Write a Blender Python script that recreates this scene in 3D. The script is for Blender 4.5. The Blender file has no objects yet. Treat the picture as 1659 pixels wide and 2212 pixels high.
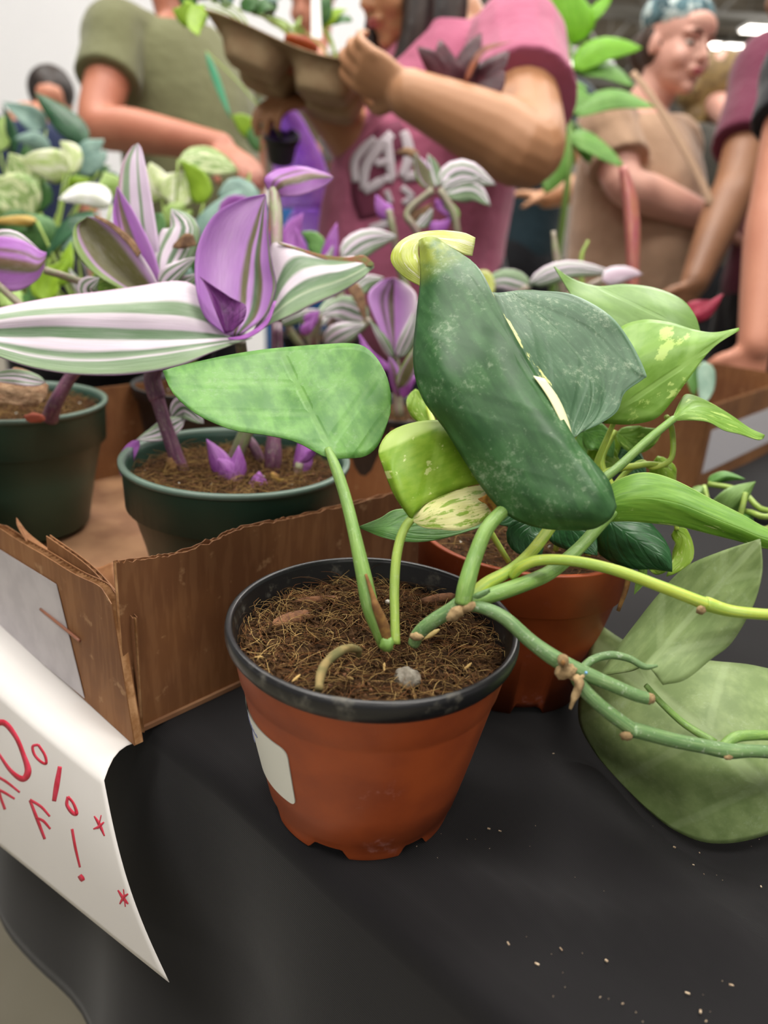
import bpy, math, random
import numpy as np
from mathutils import Vector, Matrix, noise as mnoise

# ------------------------------------------------------------------ camera, world, lights, exposure
W, H, F = 1659, 2212, 1640.0
CAM = np.array([0.0, 0.0, 1.055])
_p, _r = math.radians(21.04), math.radians(3.87)
_fwd = np.array([0, math.cos(_p), -math.sin(_p)])
_u0, _r0 = np.array([0, math.sin(_p), math.cos(_p)]), np.array([1.0, 0, 0])
_rt = math.cos(_r) * _r0 + math.sin(_r) * _u0
_up = -math.sin(_r) * _r0 + math.cos(_r) * _u0
sc = bpy.context.scene
cd = bpy.data.cameras.new('camera'); cam = bpy.data.objects.new('camera', cd); sc.collection.objects.link(cam)
cam.matrix_world = Matrix(((_rt[0], _up[0], -_fwd[0], CAM[0]), (_rt[1], _up[1], -_fwd[1], CAM[1]), (_rt[2], _up[2], -_fwd[2], CAM[2]), (0, 0, 0, 1)))
cd.sensor_fit = 'VERTICAL'; cd.sensor_height = 34.6; cd.lens = 34.6 * F / H
cd.clip_start = 0.02; cd.clip_end = 200
cd.dof.use_dof = True; cd.dof.focus_distance = 0.415; cd.dof.aperture_fstop = 5.0
sc.camera = cam
w = bpy.data.worlds.new('world'); sc.world = w; w.use_nodes = True
w.node_tree.nodes['Background'].inputs[0].default_value = (1.0, 0.98, 0.95, 1)
w.node_tree.nodes['Background'].inputs[1].default_value = 0.42
sc.view_settings.view_transform = 'Standard'; sc.view_settings.look = 'None'
sc.view_settings.exposure = -0.14; sc.view_settings.gamma = 1.0; sc.view_settings.use_curve_mapping = False
LAMP_W = 104.0
LAMPS = [(-1.6, -0.6, 4.6), (1.7, -0.4, 4.6), (-0.3, 1.6, 4.6), (2.6, 3.2, 5.2), (-2.8, 3.2, 5.2), (0.6, 4.8, 5.4), (-1.5, -4.2, 4.4), (1.8, -4.0, 4.4)]  # last two are unseen fills, added to light the pot fronts at a lower angle

# ------------------------------------------------------------------ helpers
def ray(x, y): return _fwd + (x - W / 2) / F * _rt - (y - H / 2) / F * _up
def at(x, y, d): return CAM + d * ray(x, y)
def onz(x, y, z):
    r = ray(x, y); return CAM + (z - CAM[2]) / r[2] * r
def pt(q):                       # (px, py, cm from lens) or (px, py, -height in cm)
    return at(q[0], q[1], q[2] / 100) if q[2] > 0 else onz(q[0], q[1], -q[2] / 100)
AX = np.array([-.746, .665, 0]); BX = np.array([.665, .746, 0]); O0 = np.array([.003, .284, .75])
def ab(a, b, z=0): return O0 + a * AX + b * BX + np.array([0, 0, z])
def onB(x, y, b):                # pixel ray meets the upright plane at distance b from the table edge
    r = ray(x, y); t = (b - (CAM - O0) @ BX) / (r @ BX); return CAM + t * r
def onA(x, y, a):
    r = ray(x, y); t = (a - (CAM - O0) @ AX) / (r @ AX); return CAM + t * r

def col(h):
    h = h.lstrip('#'); c = [int(h[i:i + 2], 16) / 255 for i in (0, 2, 4)]
    return tuple(x / 12.92 if x <= .04045 else ((x + .055) / 1.055) ** 2.4 for x in c) + (1,)

def link(o, parent=None):
    sc.collection.objects.link(o)
    if parent: o.parent = parent
    return o
def root_of(o):
    while o.parent: o = o.parent
    return o
def thing(name, label, cat, loc=(0, 0, 0), group=None):
    o = bpy.data.objects.new(name, None); link(o); o.location = Vector([float(v) for v in loc]); o.empty_display_size = .02
    o['label'] = label; o['category'] = cat
    if group: o['group'] = group
    return o
def mk(name, V, Fc, mat, parent=None, smooth=True, uv=None, label=None, kind=None):
    V = np.asarray(V, float)
    if parent is not None: V = V - np.array(root_of(parent).location)
    me = bpy.data.meshes.new(name); me.from_pydata(V.tolist(), [], [tuple(f) for f in Fc]); me.update()
    if smooth: me.polygons.foreach_set('use_smooth', [True] * len(me.polygons))
    if uv is not None:
        l = me.uv_layers.new(name='UVMap'); idx = np.zeros(len(me.loops), int); me.loops.foreach_get('vertex_index', idx)
        l.data.foreach_set('uv', np.asarray(uv, float)[idx].ravel())
    if mat: me.materials.append(mat)
    o = bpy.data.objects.new(name, me); link(o, parent)
    if label: o['label'] = label
    if kind: o['kind'] = kind
    return o
def single(o, label, cat, group=None, kind=None):
    o['label'] = label; o['category'] = cat
    if group: o['group'] = group
    if kind: o['kind'] = kind
    return o
def struct(o): o['kind'] = 'structure'; return o

class MB:
    def __init__(s): s.v, s.f = [], []
    def add(s, V, Fc):
        b = len(s.v); s.v += [tuple(map(float, x)) for x in V]; s.f += [tuple(i + b for i in f) for f in Fc]; return s
    def box(s, c, hx, hy, hz, ax=(1, 0, 0), ay=(0, 1, 0), az=(0, 0, 1)):
        c, ax, ay, az = map(lambda q: np.array(q, float), (c, ax, ay, az))
        V = [c + i * hx * ax + j * hy * ay + k * hz * az for i in (-1, 1) for j in (-1, 1) for k in (-1, 1)]
        return s.add(V, [(0, 1, 3, 2), (4, 6, 7, 5), (0, 4, 5, 1), (2, 3, 7, 6), (0, 2, 6, 4), (1, 5, 7, 3)])
    def build(s, name, mat, parent=None, **k): return mk(name, s.v, s.f, mat, parent, **k)

def cat_interp(P, t):            # Catmull-Rom through P, t in 0..1
    P = np.asarray(P, float); n = len(P)
    if n == 1: return P[0]
    x = min(max(t, 0), 1) * (n - 1); i = min(int(x), n - 2); u = x - i
    a, b = P[i], P[i + 1]; z = P[i - 1] if i > 0 else 2 * a - b; c = P[i + 2] if i + 2 < n else 2 * b - a
    return .5 * ((2 * a) + (b - z) * u + (2 * z - 5 * a + 4 * b - c) * u * u + (-z + 3 * a - 3 * b + c) * u ** 3)

def tube_vf(P, R, seg=10, n=None, side=None, flat=None, cap=True, wob=0):
    P = np.asarray(P, float); R = np.asarray(R, float); m = len(P)
    n = n or max(2, (m - 1) * 6 + 1)
    if m == 2 and side is None: n = min(n, 5)
    Q = np.array([cat_interp(P, i / (n - 1)) for i in range(n)]); RR = np.array([cat_interp(R.reshape(m, -1), i / (n - 1)) for i in range(n)])
    V, Fc = [], []; T = np.gradient(Q, axis=0); T /= np.linalg.norm(T, axis=1)[:, None] + 1e-12
    a = np.array(side, float) if side is not None else (np.array([1.0, 0, 0]) if abs(T[0][0]) < .8 else np.array([0, 1.0, 0]))
    for i in range(n):
        if side is not None: a = np.array(side, float)
        a = a - (a @ T[i]) * T[i]; a /= np.linalg.norm(a) + 1e-12; b = np.cross(T[i], a)
        r1 = RR[i][0]; r2 = RR[i][1] if RR.shape[1] > 1 else r1
        for k in range(seg):
            th = 2 * math.pi * k / seg; ww = 1 + wob * mnoise.noise(Vector(Q[i] * 180 + k))
            V.append(Q[i] + (math.cos(th) * r1 * a + math.sin(th) * r2 * b) * ww)
    for i in range(n - 1):
        for k in range(seg):
            k2 = (k + 1) % seg; Fc.append((i * seg + k, i * seg + k2, (i + 1) * seg + k2, (i + 1) * seg + k))
    if cap:
        Fc.append(tuple(range(seg - 1, -1, -1))); Fc.append(tuple(range((n - 1) * seg, n * seg)))
    return V, Fc
def tube(name, P, R, mat, parent=None, px=True, seg=10, **k):
    """P as pixel points; R in pixels (turned into metres at each point's distance)"""
    lab = k.pop('label', None)
    if px:
        Q = [pt(q) for q in P]; R = R if hasattr(R, '__len__') else [R] * len(P)
        R = [r * ((q - CAM) @ _fwd) / F for r, q in zip(R, Q)]
    else:
        Q = P; R = R if hasattr(R, '__len__') else [R] * len(P)
    V, Fc = tube_vf(Q, R, seg, **k)
    n = len(V) // seg; uv = [(j / seg, i / n) for i in range(n) for j in range(seg)]
    return mk(name, V, Fc, mat, parent, uv=uv, label=lab)

def patch(name, lines, mat, parent=None, axis=None, ns=34, nt=16, thick=.0005, label=None, crease=None, ruf=0, noise_d=.0012):
    """a leaf or sheet through several polylines given as pixel points with a distance or height"""
    L = [[pt(q) for q in ln] for ln in lines]; LP = [[(q[0], q[1]) for q in ln] for ln in lines]
    V, uv, Fc = [], [], []; sd = random.random() * 50
    for i in range(ns + 1):
        s = i / ns
        C = [cat_interp(l, s) for l in L]; CP = [cat_interp(l, s) for l in LP]
        for j in range(nt + 1):
            t = j / nt
            if crease is not None:
                m = len(C) - 1; k = min(int(t * m), m - 1); f = t * m - k
                if m == 2:
                    p = C[k] * (1 - f) + C[k + 1] * f; q = CP[k] * (1 - f) + CP[k + 1] * f
                    p = p - _fwd * crease * 4 * f * (1 - f)
                else: p = cat_interp(C, t); q = cat_interp(CP, t)
            else: p = cat_interp(C, t); q = cat_interp(CP, t)
            e = abs(t - .5) * 2
            p = p + _fwd * (mnoise.noise(Vector((p[0] * 40 + sd, p[1] * 40, p[2] * 40))) * noise_d + ruf * e ** 3 * math.sin(s * 17 + sd))
            V.append(p)
            if axis:
                (bx, by), (tx, ty), wd = axis; d = np.array([tx - bx, ty - by], float); ln = np.linalg.norm(d); d /= ln
                r = q - np.array([bx, by]); uv.append((.5 + (r[0] * -d[1] + r[1] * d[0]) / wd, (r @ d) / ln))
            else: uv.append((t, s))
    for i in range(ns):
        for j in range(nt):
            a = i * (nt + 1) + j; Fc.append((a, a + 1, a + nt + 2, a + nt + 1))
    o = mk(name, V, Fc, mat, parent, uv=uv, label=label)
    md = o.modifiers.new('thickness', 'SOLIDIFY'); md.thickness = thick; md.offset = 0
    return o

PROF = {'lance': lambda s: max(0, math.sin(math.pi * s ** .75)) ** .85 * (1 - .15 * s), 'ell': lambda s: max(0, math.sin(math.pi * s ** .82)) ** .8,
        'heart': lambda s: (s / .2) ** .5 if s < .2 else max(0, 1 - (s - .2) / .8) ** .8 * (1 + .35 * math.sin(math.pi * (s - .2) / .8)),
        'strap': lambda s: min(1, (s / .15) ** .5) * (1 - max(0, (s - .5) / .5) ** 2) ** .8}
def leaf(parent, mat, axis, wl, wr=None, dl=0, dr=0, prof='lance', bulge=0, n=12, nt=8, thick=.0005, label=None, name='leaf', dark=None):
    """a leaf along a pixel axis; half-widths in px, edge offsets dl, dr in cm away from the lens"""
    wr = wl if wr is None else wr; P3 = [pt(q) for q in axis]; P2 = [(q[0], q[1]) for q in axis]; V, uv, Fc = [], [], []
    fp = PROF[prof]; sd = random.random() * 90
    for i in range(n + 1):
        s = i / n; c = cat_interp(P3, s); d = (c - CAM) @ _fwd
        t2 = cat_interp(P2, min(1, s + .03)) - cat_interp(P2, max(0, s - .03)); t2 /= np.linalg.norm(t2) + 1e-9
        lft = t2[1] * _rt + t2[0] * _up; f = max(.004, fp(s))
        for j in range(nt + 1):
            t = j / nt * 2 - 1
            if t < 0: off = -t * f * (wl * d / F * lft) + _fwd * (dl / 100) * f * (-t) ** 1.3
            else: off = -t * f * (wr * d / F * lft) + _fwd * (dr / 100) * f * t ** 1.3
            off = off - _fwd * bulge / 100 * f * ((1 - abs(t)) ** 1.5 * .5) + _fwd * .0022 * f * math.sin(s * 9 + sd) * t * abs(t)
            p = c + off
            V.append(p + _fwd * mnoise.noise(Vector((p * 30 + sd).tolist())) * .0015)
            uv.append((j / nt, s))
    for i in range(n):
        for j in range(nt):
            a = i * (nt + 1) + j; Fc.append((a, a + 1, a + nt + 2, a + nt + 1))
    o = mk(name, V, Fc, mat, parent, uv=uv, label=label)
    md = o.modifiers.new('thickness', 'SOLIDIFY'); md.thickness = thick; md.offset = 0
    return o

def lathe(name, c, prof, mat, parent, seg=64, label=None, notch=None, wob=0):
    c = np.array(c, float); V, Fc = [], []
    for i, (r, z) in enumerate(prof):
        for k in range(seg):
            th = 2 * math.pi * k / seg; zz = z + (notch(th, i) if notch else 0); rr = r * (1 + wob * mnoise.noise(Vector((math.cos(th) * 2, math.sin(th) * 2, z * 30))))
            V.append(c + np.array([rr * math.cos(th), rr * math.sin(th), zz]))
    n = len(prof)
    for i in range(n - 1):
        for k in range(seg):
            k2 = (k + 1) % seg; Fc.append((i * seg + k, i * seg + k2, (i + 1) * seg + k2, (i + 1) * seg + k))
    return mk(name, V, Fc, mat, parent, label=label)

# ------------------------------------------------------------------ materials
class NT:
    def __init__(s, name):
        s.m = bpy.data.materials.new(name); s.m.use_nodes = True; s.t = s.m.node_tree
        s.b = s.t.nodes['Principled BSDF']; s.out = s.t.nodes['Material Output']
    def n(s, typ, **k):
        x = s.t.nodes.new('ShaderNode' + typ)
        for a, v in k.items(): setattr(x, a, v)
        return x
    def l(s, a, b): s.t.links.new(a, b)
    def setv(s, sock, v):
        if hasattr(v, 'is_linked') or isinstance(v, bpy.types.NodeSocket): s.l(v, sock)
        else: sock.default_value = v
    def math(s, op, a, b=0.0, clamp=False):
        x = s.n('Math', operation=op, use_clamp=clamp); s.setv(x.inputs[0], a); s.setv(x.inputs[1], b); return x.outputs[0]
    def mix(s, f, a, b, mode='MIX'):
        x = s.n('Mix', data_type='RGBA', blend_type=mode); s.setv(x.inputs[0], f); s.setv(x.inputs[6], a); s.setv(x.inputs[7], b); return x.outputs[2]
    def noise(s, sc_, vec=None, det=3, rough=.55):
        x = s.n('TexNoise'); x.inputs['Scale'].default_value = sc_; x.inputs['Detail'].default_value = det; x.inputs['Roughness'].default_value = rough
        if vec is not None: s.l(vec, x.inputs['Vector'])
        return x.outputs[0]
    def ramp(s, f, stops, interp='LINEAR'):
        x = s.n('ValToRGB'); x.color_ramp.interpolation = interp; s.l(f, x.inputs[0]); e = x.color_ramp.elements
        while len(e) > 1: e.remove(e[-1])
        e[0].position = stops[0][0]; e[0].color = stops[0][1]
        for p_, c_ in stops[1:]: y = e.new(p_); y.color = c_
        return x.outputs[0]
    def step(s, f, lo, hi): 
        x = s.n('MapRange', interpolation_type='SMOOTHSTEP'); s.l(f, x.inputs[0]); x.inputs[1].default_value = lo; x.inputs[2].default_value = hi; return x.outputs[0]
    def scale(s, vec, v):
        x = s.n('Mapping'); s.l(vec, x.inputs[0]); x.inputs['Scale'].default_value = v; return x.outputs[0]
    def bump(s, h, st, dist=.001):
        x = s.n('Bump'); x.inputs['Strength'].default_value = st; x.inputs['Distance'].default_value = dist; s.l(h, x.inputs['Height']); s.l(x.outputs[0], s.b.inputs['Normal'])
    def obj(s): return s.n('TexCoord').outputs['Object']
    def uv(s): return s.n('TexCoord').outputs['UV']

def pmat(name, c, rough=.6, c2=None, ns=20, amt=1.0, bump=0, bs=60, dist=.001, trans=0, spec=.5, emit=None, alpha=None, sheen=0, stretch=(1, 1, 1), lo=.35, hi=.65, transmission=0):
    N = NT(name); c = col(c) if isinstance(c, str) else c
    if c2:
        f = N.step(N.noise(ns, N.scale(N.obj(), stretch), 4), lo, hi); f = N.math('MULTIPLY', f, amt); cc = N.mix(f, c, col(c2)); N.l(cc, N.b.inputs['Base Color'])
    else: cc = c; N.b.inputs['Base Color'].default_value = c
    N.b.inputs['Roughness'].default_value = rough; N.b.inputs['Specular IOR Level'].default_value = spec
    if sheen: N.b.inputs['Sheen Weight'].default_value = sheen
    if transmission: N.b.inputs['Transmission Weight'].default_value = transmission
    if emit: N.b.inputs['Emission Color'].default_value = col(emit[0]); N.b.inputs['Emission Strength'].default_value = emit[1]
    if bump: N.bump(N.noise(bs, N.obj(), 5), bump, dist)
    if trans:
        t = N.n('BsdfTranslucent'); N.setv(t.inputs[0], cc); m = N.n('MixShader'); m.inputs[0].default_value = trans
        N.l(N.b.outputs[0], m.inputs[1]); N.l(t.outputs[0], m.inputs[2]); N.l(m.outputs[0], N.out.inputs[0])
    return N.m

def leafmat(name, c1, c2, vein=None, va=.3, stripes=None, dist=.05, cream=None, trans=.22, rough=.42, freq=34, mid=.012, tint=None, spots=None, edge=None, residue=0):
    N = NT(name); uv = N.uv(); sp = N.n('SeparateXYZ'); N.l(uv, sp.inputs[0]); u, v = sp.outputs[0], sp.outputs[1]
    streak = N.noise(3, N.scale(uv, (7, 1.8, 1)), 3)
    blot = N.noise(45, N.obj(), 4)
    if stripes:
        us = N.math('ADD', u, N.math('MULTIPLY', N.math('SUBTRACT', N.noise(2.2, N.scale(uv, (5, 1.2, 1)), 3), .5), dist))
        c = N.ramp(us, [(p_, col(c_)) for p_, c_ in stripes])
        fine = N.noise(4, N.scale(uv, (60, 2, 1)), 3); c = N.mix(N.math('MULTIPLY', N.step(fine, .45, .7), .22), c, col(c2)); c = N.mix(N.math('MULTIPLY', N.step(fine, .55, .3), .18), c, col(c1))
    else:
        c = N.mix(N.step(N.math('ADD', N.math('MULTIPLY', streak, .5), N.math('MULTIPLY', blot, .5)), .38, .62), col(c1), col(c2))
    if cream:                     # (colour, threshold, scale, u-centre, u-halfwidth)
        cn = N.noise(cream[2], N.scale(uv, (1.0, .45, 1)), 6, .65)
        if len(cream) > 3:
            du = N.math('ABSOLUTE', N.math('SUBTRACT', u, cream[3])); cn = N.math('SUBTRACT', cn, N.math('MULTIPLY', N.step(du, cream[4] * .6, cream[4] * 1.3), .5))
        c = N.mix(N.step(cn, cream[1] - .02, cream[1] + .02), c, col(cream[0]))
    ua = N.math('ABSOLUTE', N.math('SUBTRACT', u, .5))
    h = streak
    if vein:
        a = N.math('SUBTRACT', v, N.math('MULTIPLY', ua, 1.15)); sn = N.math('SINE', N.math('ADD', N.math('MULTIPLY', a, freq), N.math('MULTIPLY', blot, .8)))
        vf = N.step(sn, .86, 1.0); mf = N.step(ua, mid * 1.6, mid * .6); c = N.mix(N.math('MULTIPLY', N.math('MAXIMUM', N.math('MULTIPLY', vf, .6), mf), va), c, col(vein))
        h = N.math('SUBTRACT', N.math('MULTIPLY', streak, .3), N.math('MULTIPLY', N.math('MAXIMUM', N.step(sn, .3, 1.0), mf), .7))
    if edge: c = N.mix(N.math('MULTIPLY', N.step(ua, .47, .495), .8), c, col(edge))
    if spots:                     # (colour, v-threshold)
        c = N.mix(N.math('MULTIPLY', N.step(v, spots[1], spots[1] + .12), N.step(N.noise(7, uv, 4), .35, .55)), c, col(spots[0]))
    if residue:
        rn = N.noise(330, N.obj(), 6, .75); c = N.mix(N.math('MULTIPLY', N.step(N.math('MULTIPLY', rn, N.math('ADD', blot, .5)), .52, .78), residue), c, col('#aebda0'))
    N.l(c, N.b.inputs['Base Color']); N.b.inputs['Roughness'].default_value = rough; N.b.inputs['Specular IOR Level'].default_value = .4
    N.bump(h, .35, .0012)
    t = N.n('BsdfTranslucent'); N.l(c, t.inputs[0]); m = N.n('MixShader'); m.inputs[0].default_value = trans
    N.l(N.b.outputs[0], m.inputs[1]); N.l(t.outputs[0], m.inputs[2]); N.l(m.outputs[0], N.out.inputs[0])
    return N.m
rnd = random.Random(7)
# ------------------------------------------------------------------ the hall
m_floor = pmat('concrete', '#8d8778', .55, '#77725f', 1.5, .8, bump=.1, bs=9)
m_white = pmat('white_wall', '#f2f2f4', .8, '#e8e8ec', .8, .6)
m_grey = pmat('grey_wall', '#b5aea6', .85, '#8f8880', .5, 1)
m_ceil = pmat('ceiling_deck', '#9a938c', .85, '#6d665f', .9, 1)
m_steel = pmat('steel', '#8a8884', .5)
m_housing = pmat('lamp_housing', '#e8e8e8', .5)
m_glow = pmat('lamp_glow', '#ffffff', .5, emit=('#fff8ee', 9.0))
def quad(name, a, b, c, d, mat, parent=None, n=1, m=1, fn=None):
    a, b, c, d = map(lambda q: np.array(q, float), (a, b, c, d)); V = []; Fc = []
    for i in range(n + 1):
        for j in range(m + 1):
            s, t = i / n, j / m; p = (a * (1 - s) + b * s) * (1 - t) + (d * (1 - s) + c * s) * t; V.append(fn(p, s, t) if fn else p)
    for i in range(n):
        for j in range(m): k = i * (m + 1) + j; Fc.append((k, k + m + 1, k + m + 2, k + 1))
    return mk(name, V, Fc, mat, parent, smooth=bool(fn))
struct(quad('floor', (-14, -8, 0), (16, -8, 0), (16, 32, 0), (-14, 32, 0), m_floor))
struct(quad('ceiling', (-14, -8, 6.4), (16, -8, 6.4), (16, 32, 6.4), (-14, 32, 6.4), m_ceil))
struct(MB().box((1, 32, 3.2), 15, .1, 3.2).build('wall_back', m_grey, smooth=False))
struct(MB().box((-4.95, 6.0, 1.6), 4.9, .05, 1.6).build('wall_left', m_white, smooth=False))
for k in range(5):
    b = MB()
    y = 14 + k * 4.0
    b.box((1, y, 6.1), 14, .08, .05); b.box((1, y, 5.3), 14, .08, .05)
    for i in range(40): 
        x = -12 + i * .68; dd = Vector((.68, 0, .8 if i % 2 else -.8)).normalized(); b.box((x, y, 5.7), .52, .03, .03, dd, (0, 1, 0), (-dd.z, 0, dd.x))
    struct(b.build('trim_%d' % (k + 1), m_steel, smooth=False))
def ceiling_lamp(x, y, z, label, glow=m_glow, power=0, hx=.75, hy=.3):
    t = thing('ceiling_light', label, 'light', (x, y, z), 'panel lights under the hall ceiling')
    MB().box((x, y, z + .05), hx, hy, .03).build('housing', m_housing, t, smooth=False)
    MB().box((x, y, z + .01), hx - .04, hy - .04, .012).build('diffuser', glow, t, smooth=False)
    for s in (-1, 1): mk('hanger', *tube_vf([(x + s * hx * .8, y, z + .07), (x + s * hx * .8, y, 6.4)], [.008, .008], 6), m_steel, t)
    if power:
        ld = bpy.data.lights.new('lamp', 'AREA'); ld.shape = 'RECTANGLE'; ld.size = hx * 2.6; ld.size_y = hy * 4; ld.energy = power; ld.color = (1, .965, .92)
        lo = bpy.data.objects.new('lamp', ld); link(lo, t); lo.location = (0, 0, -.02)
LL = ['panel light above and behind the camera, on the left', 'panel light above and behind the camera, on the right', 'panel light right above the plant tables', 'panel light above the woman in tan', 'panel light above the white wall at left', 'panel light above the end of the white wall', 'added fill panel well behind the camera, left one', 'added fill panel well behind the camera, right one']
for (x, y, z), lb in zip(LAMPS, LL): ceiling_lamp(x, y, z, lb, power=LAMP_W * (.65 if y < -3 else 1))
for x, y, lb in [(4, 9, 'added fill panel of the far hall, nearest row'), (-1, 13, 'added fill panel of the far hall, second row'), (9, 15, 'added fill panel of the far hall by the right wall'), (3, 20, 'added fill panel of the far hall, third row'), (9, 25, 'added fill panel at the far right end of the hall'), (0, 27, 'added fill panel at the far end of the hall')]: ceiling_lamp(x, y, 6.2, lb, power=420)  # powered panels added to brighten the far hall
for px, py, dd, s, lab in [(1640, 66, 16, .35, 'bright ceiling light at the upper right, above the maroon shirt'), (1466, 178, 24, .28, 'small round-looking ceiling light beside the chin of the woman in tan'),
                        (1268, 145, 19, .55, 'pale ceiling light behind the tall green plant')]:
    q = at(px, py, dd); ceiling_lamp(q[0], q[1], min(q[2], 6.2), lab, hx=s, hy=s * .8)
# framed board on the white wall
q0 = at(-60, -60, 6.4); q1 = at(44, 40, 6.4)
t = thing('wall_board', 'dark board with pale marks on the white wall, upper left corner', 'sign', (q0[0], 5.93, q1[2]))
cx, cz = (-3.15 + q1[0]) / 2, q1[2] + .35; hx = (q1[0] + 3.9) / 2
cx = q1[0] - hx
MB().box((cx, 5.93, q1[2] + .35), hx, .012, .35).build('panel', pmat('board_black', '#23242b', .5, '#3a3c48', 6, 1), t, smooth=False)
b = MB()
for i in range(min(9, int((2 * hx - .12) / .11))): b.box((cx + hx - .1 - .11 * i, 5.914, q1[2] + .10 + .03 * (i % 3)), .035, .004, .035)
b.build('pale_marks', pmat('board_marks', '#b9bccd', .6), t, smooth=False)

# ------------------------------------------------------------------ tables and black cloths
m_wood = pmat('table_top_wood', '#b7a489', .6)
EDGE = -.012
def cloth_mat():
    N = NT('black_cloth'); o = N.obj(); w1 = N.n('TexWave', wave_type='BANDS', bands_direction='DIAGONAL'); w1.inputs['Scale'].default_value = 420; N.l(o, w1.inputs[0])
    w2 = N.n('TexWave', wave_type='BANDS', bands_direction='X'); w2.inputs['Scale'].default_value = 500; N.l(o, w2.inputs[0])
    h = N.math('ADD', w1.outputs['Fac'], N.math('MULTIPLY', w2.outputs['Fac'], .5)); big = N.noise(6, o, 3)
    c = N.mix(N.math('MULTIPLY', h, .30), col('#080708'), col('#1a181a')); c = N.mix(N.math('MULTIPLY', N.step(big, .4, .7), .3), c, col('#191719'))
    N.l(c, N.b.inputs['Base Color']); N.b.inputs['Roughness'].default_value = .82; N.b.inputs['Sheen Weight'].default_value = .12; N.b.inputs['Sheen Roughness'].default_value = .5; N.b.inputs['Specular IOR Level'].default_value = .18
    N.bump(h, .25, .0003); return N.m
m_cloth = cloth_mat()
def table(a0, a1, b0, b1, lab, clab, hang=.315):
    c = ab((a0 + a1) / 2, (b0 + b1) / 2); t = thing('folding_table', lab, 'table', (c[0], c[1], 0))
    MB().box(c - np.array([0, 0, .018]), (a1 - a0) / 2 - .012, (b1 - b0) / 2 - .012, .014, AX, BX).build('tabletop', m_wood, t, smooth=False)
    for i in (a0 + .1, a1 - .1):
        for j in (b0 + .08, b1 - .08):
            q = ab(i, j); tube('leg', [q - [0, 0, .03], (q[0], q[1], 0)], .016, m_steel, t, px=False, seg=8)
    # cloth: a grid that runs over the top and down the sides
    R = .006; V, Fc = [], []
    def prof(L, n_top, n_side):   # arc-length samples from -hang-L/2 to L/2+hang
        s = list(np.linspace(-L / 2 - hang, -L / 2 - .03, n_side)) + list(np.linspace(-L / 2 - .02, -L / 2 + .02, 5)) + list(np.linspace(-L / 2 + .03, L / 2 - .03, n_top)) + list(np.linspace(L / 2 - .02, L / 2 + .02, 5)) + list(np.linspace(L / 2 + .03, L / 2 + hang, n_side))
        return s
    LA, LB = a1 - a0, b1 - b0; SA, SB = prof(LA, 110, 22), prof(LB, 70, 22)
    def fold(s, L):
        o = abs(s) - (L / 2 - R); sg = 1 if s > 0 else -1
        if o <= 0: return s, 0
        arc = R * math.pi / 2
        if o < arc: th = o / R; return sg * (L / 2 - R + R * math.sin(th)), R * (1 - math.cos(th))
        return sg * (L / 2), R + o - arc
    for sa in SA:
        for sb in SB:
            xa, za = fold(sa, LA); xb, zb = fold(sb, LB); z = max(za, zb) + .35 * min(za, zb) * 0
            dn = max(za, zb); wave = math.sin((xa * 1.0 + xb) * 26 + 1.3 * math.sin(xa * 9)) * .5 + mnoise.noise(Vector((xa * 9, xb * 9, 1.3)))
            front = zb >= za and sb < 0; out = (.02 if front else .006) * min(1, dn / .12) * wave + (.10 * dn if front else .004)
            aa = (a0 + a1) / 2 + xa + (out * (1 if sa > 0 else -1) if za >= zb and za > 0 else 0)
            bb = (b0 + b1) / 2 + xb + (out * (1 if sb > 0 else -1) if zb >= za and zb > 0 else 0)
            wr = 0
            if dn < R:      # soft wrinkles on the flat top
                p = Vector((xa * 6, xb * 6, 0)); wr = .003 * max(0, mnoise.noise(p * 1.2)) + .005 * math.exp(-((aa * .75 + bb - .02 - .03 * math.sin(aa * 14)) / .012) ** 2) * (1 if aa < -.02 else 0) + .005 * math.exp(-((bb - .135 - .25 * aa) / .02) ** 2) * (1 if aa < .02 else 0)
                wr += .0032 * math.exp(-((bb - EDGE - .008) / .011) ** 2) * (1 if a1 > 1 else 0)
                q = ab(aa, bb)
                wr *= 0 if (a1 > 1 and aa > .15 and aa < .64 and bb < .40) else min(1, abs(aa - .15) / .04) if a1 > 1 and aa < .15 else 1
                for sx, sy in ((-.002, .345), (.098, .482)): wr *= min(1, max(0, (math.hypot(q[0] - sx, q[1] - sy) - .05) / .03))
            V.append(ab(aa, bb, -z + wr + .001))
    n = len(SB)
    for i in range(len(SA) - 1):
        for j in range(n - 1): k = i * n + j; Fc.append((k, k + 1, k + n + 1, k + n))
    o = mk('tablecloth', V, Fc, m_cloth)
    md = o.modifiers.new('thickness', 'SOLIDIFY'); md.thickness = .0008; md.offset = -1
    single(o, clab, 'tablecloth')
    return o
table(-.75, 1.22, EDGE, .70, 'long folding table under the black cloth that carries the potted plants', 'black woven cloth with specks of soil, over the table in front')
table(-.9, .30, .745, 1.16, 'second folding table behind, under the farther black cloth', 'black cloth under the open carton at the right edge', .3)

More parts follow.
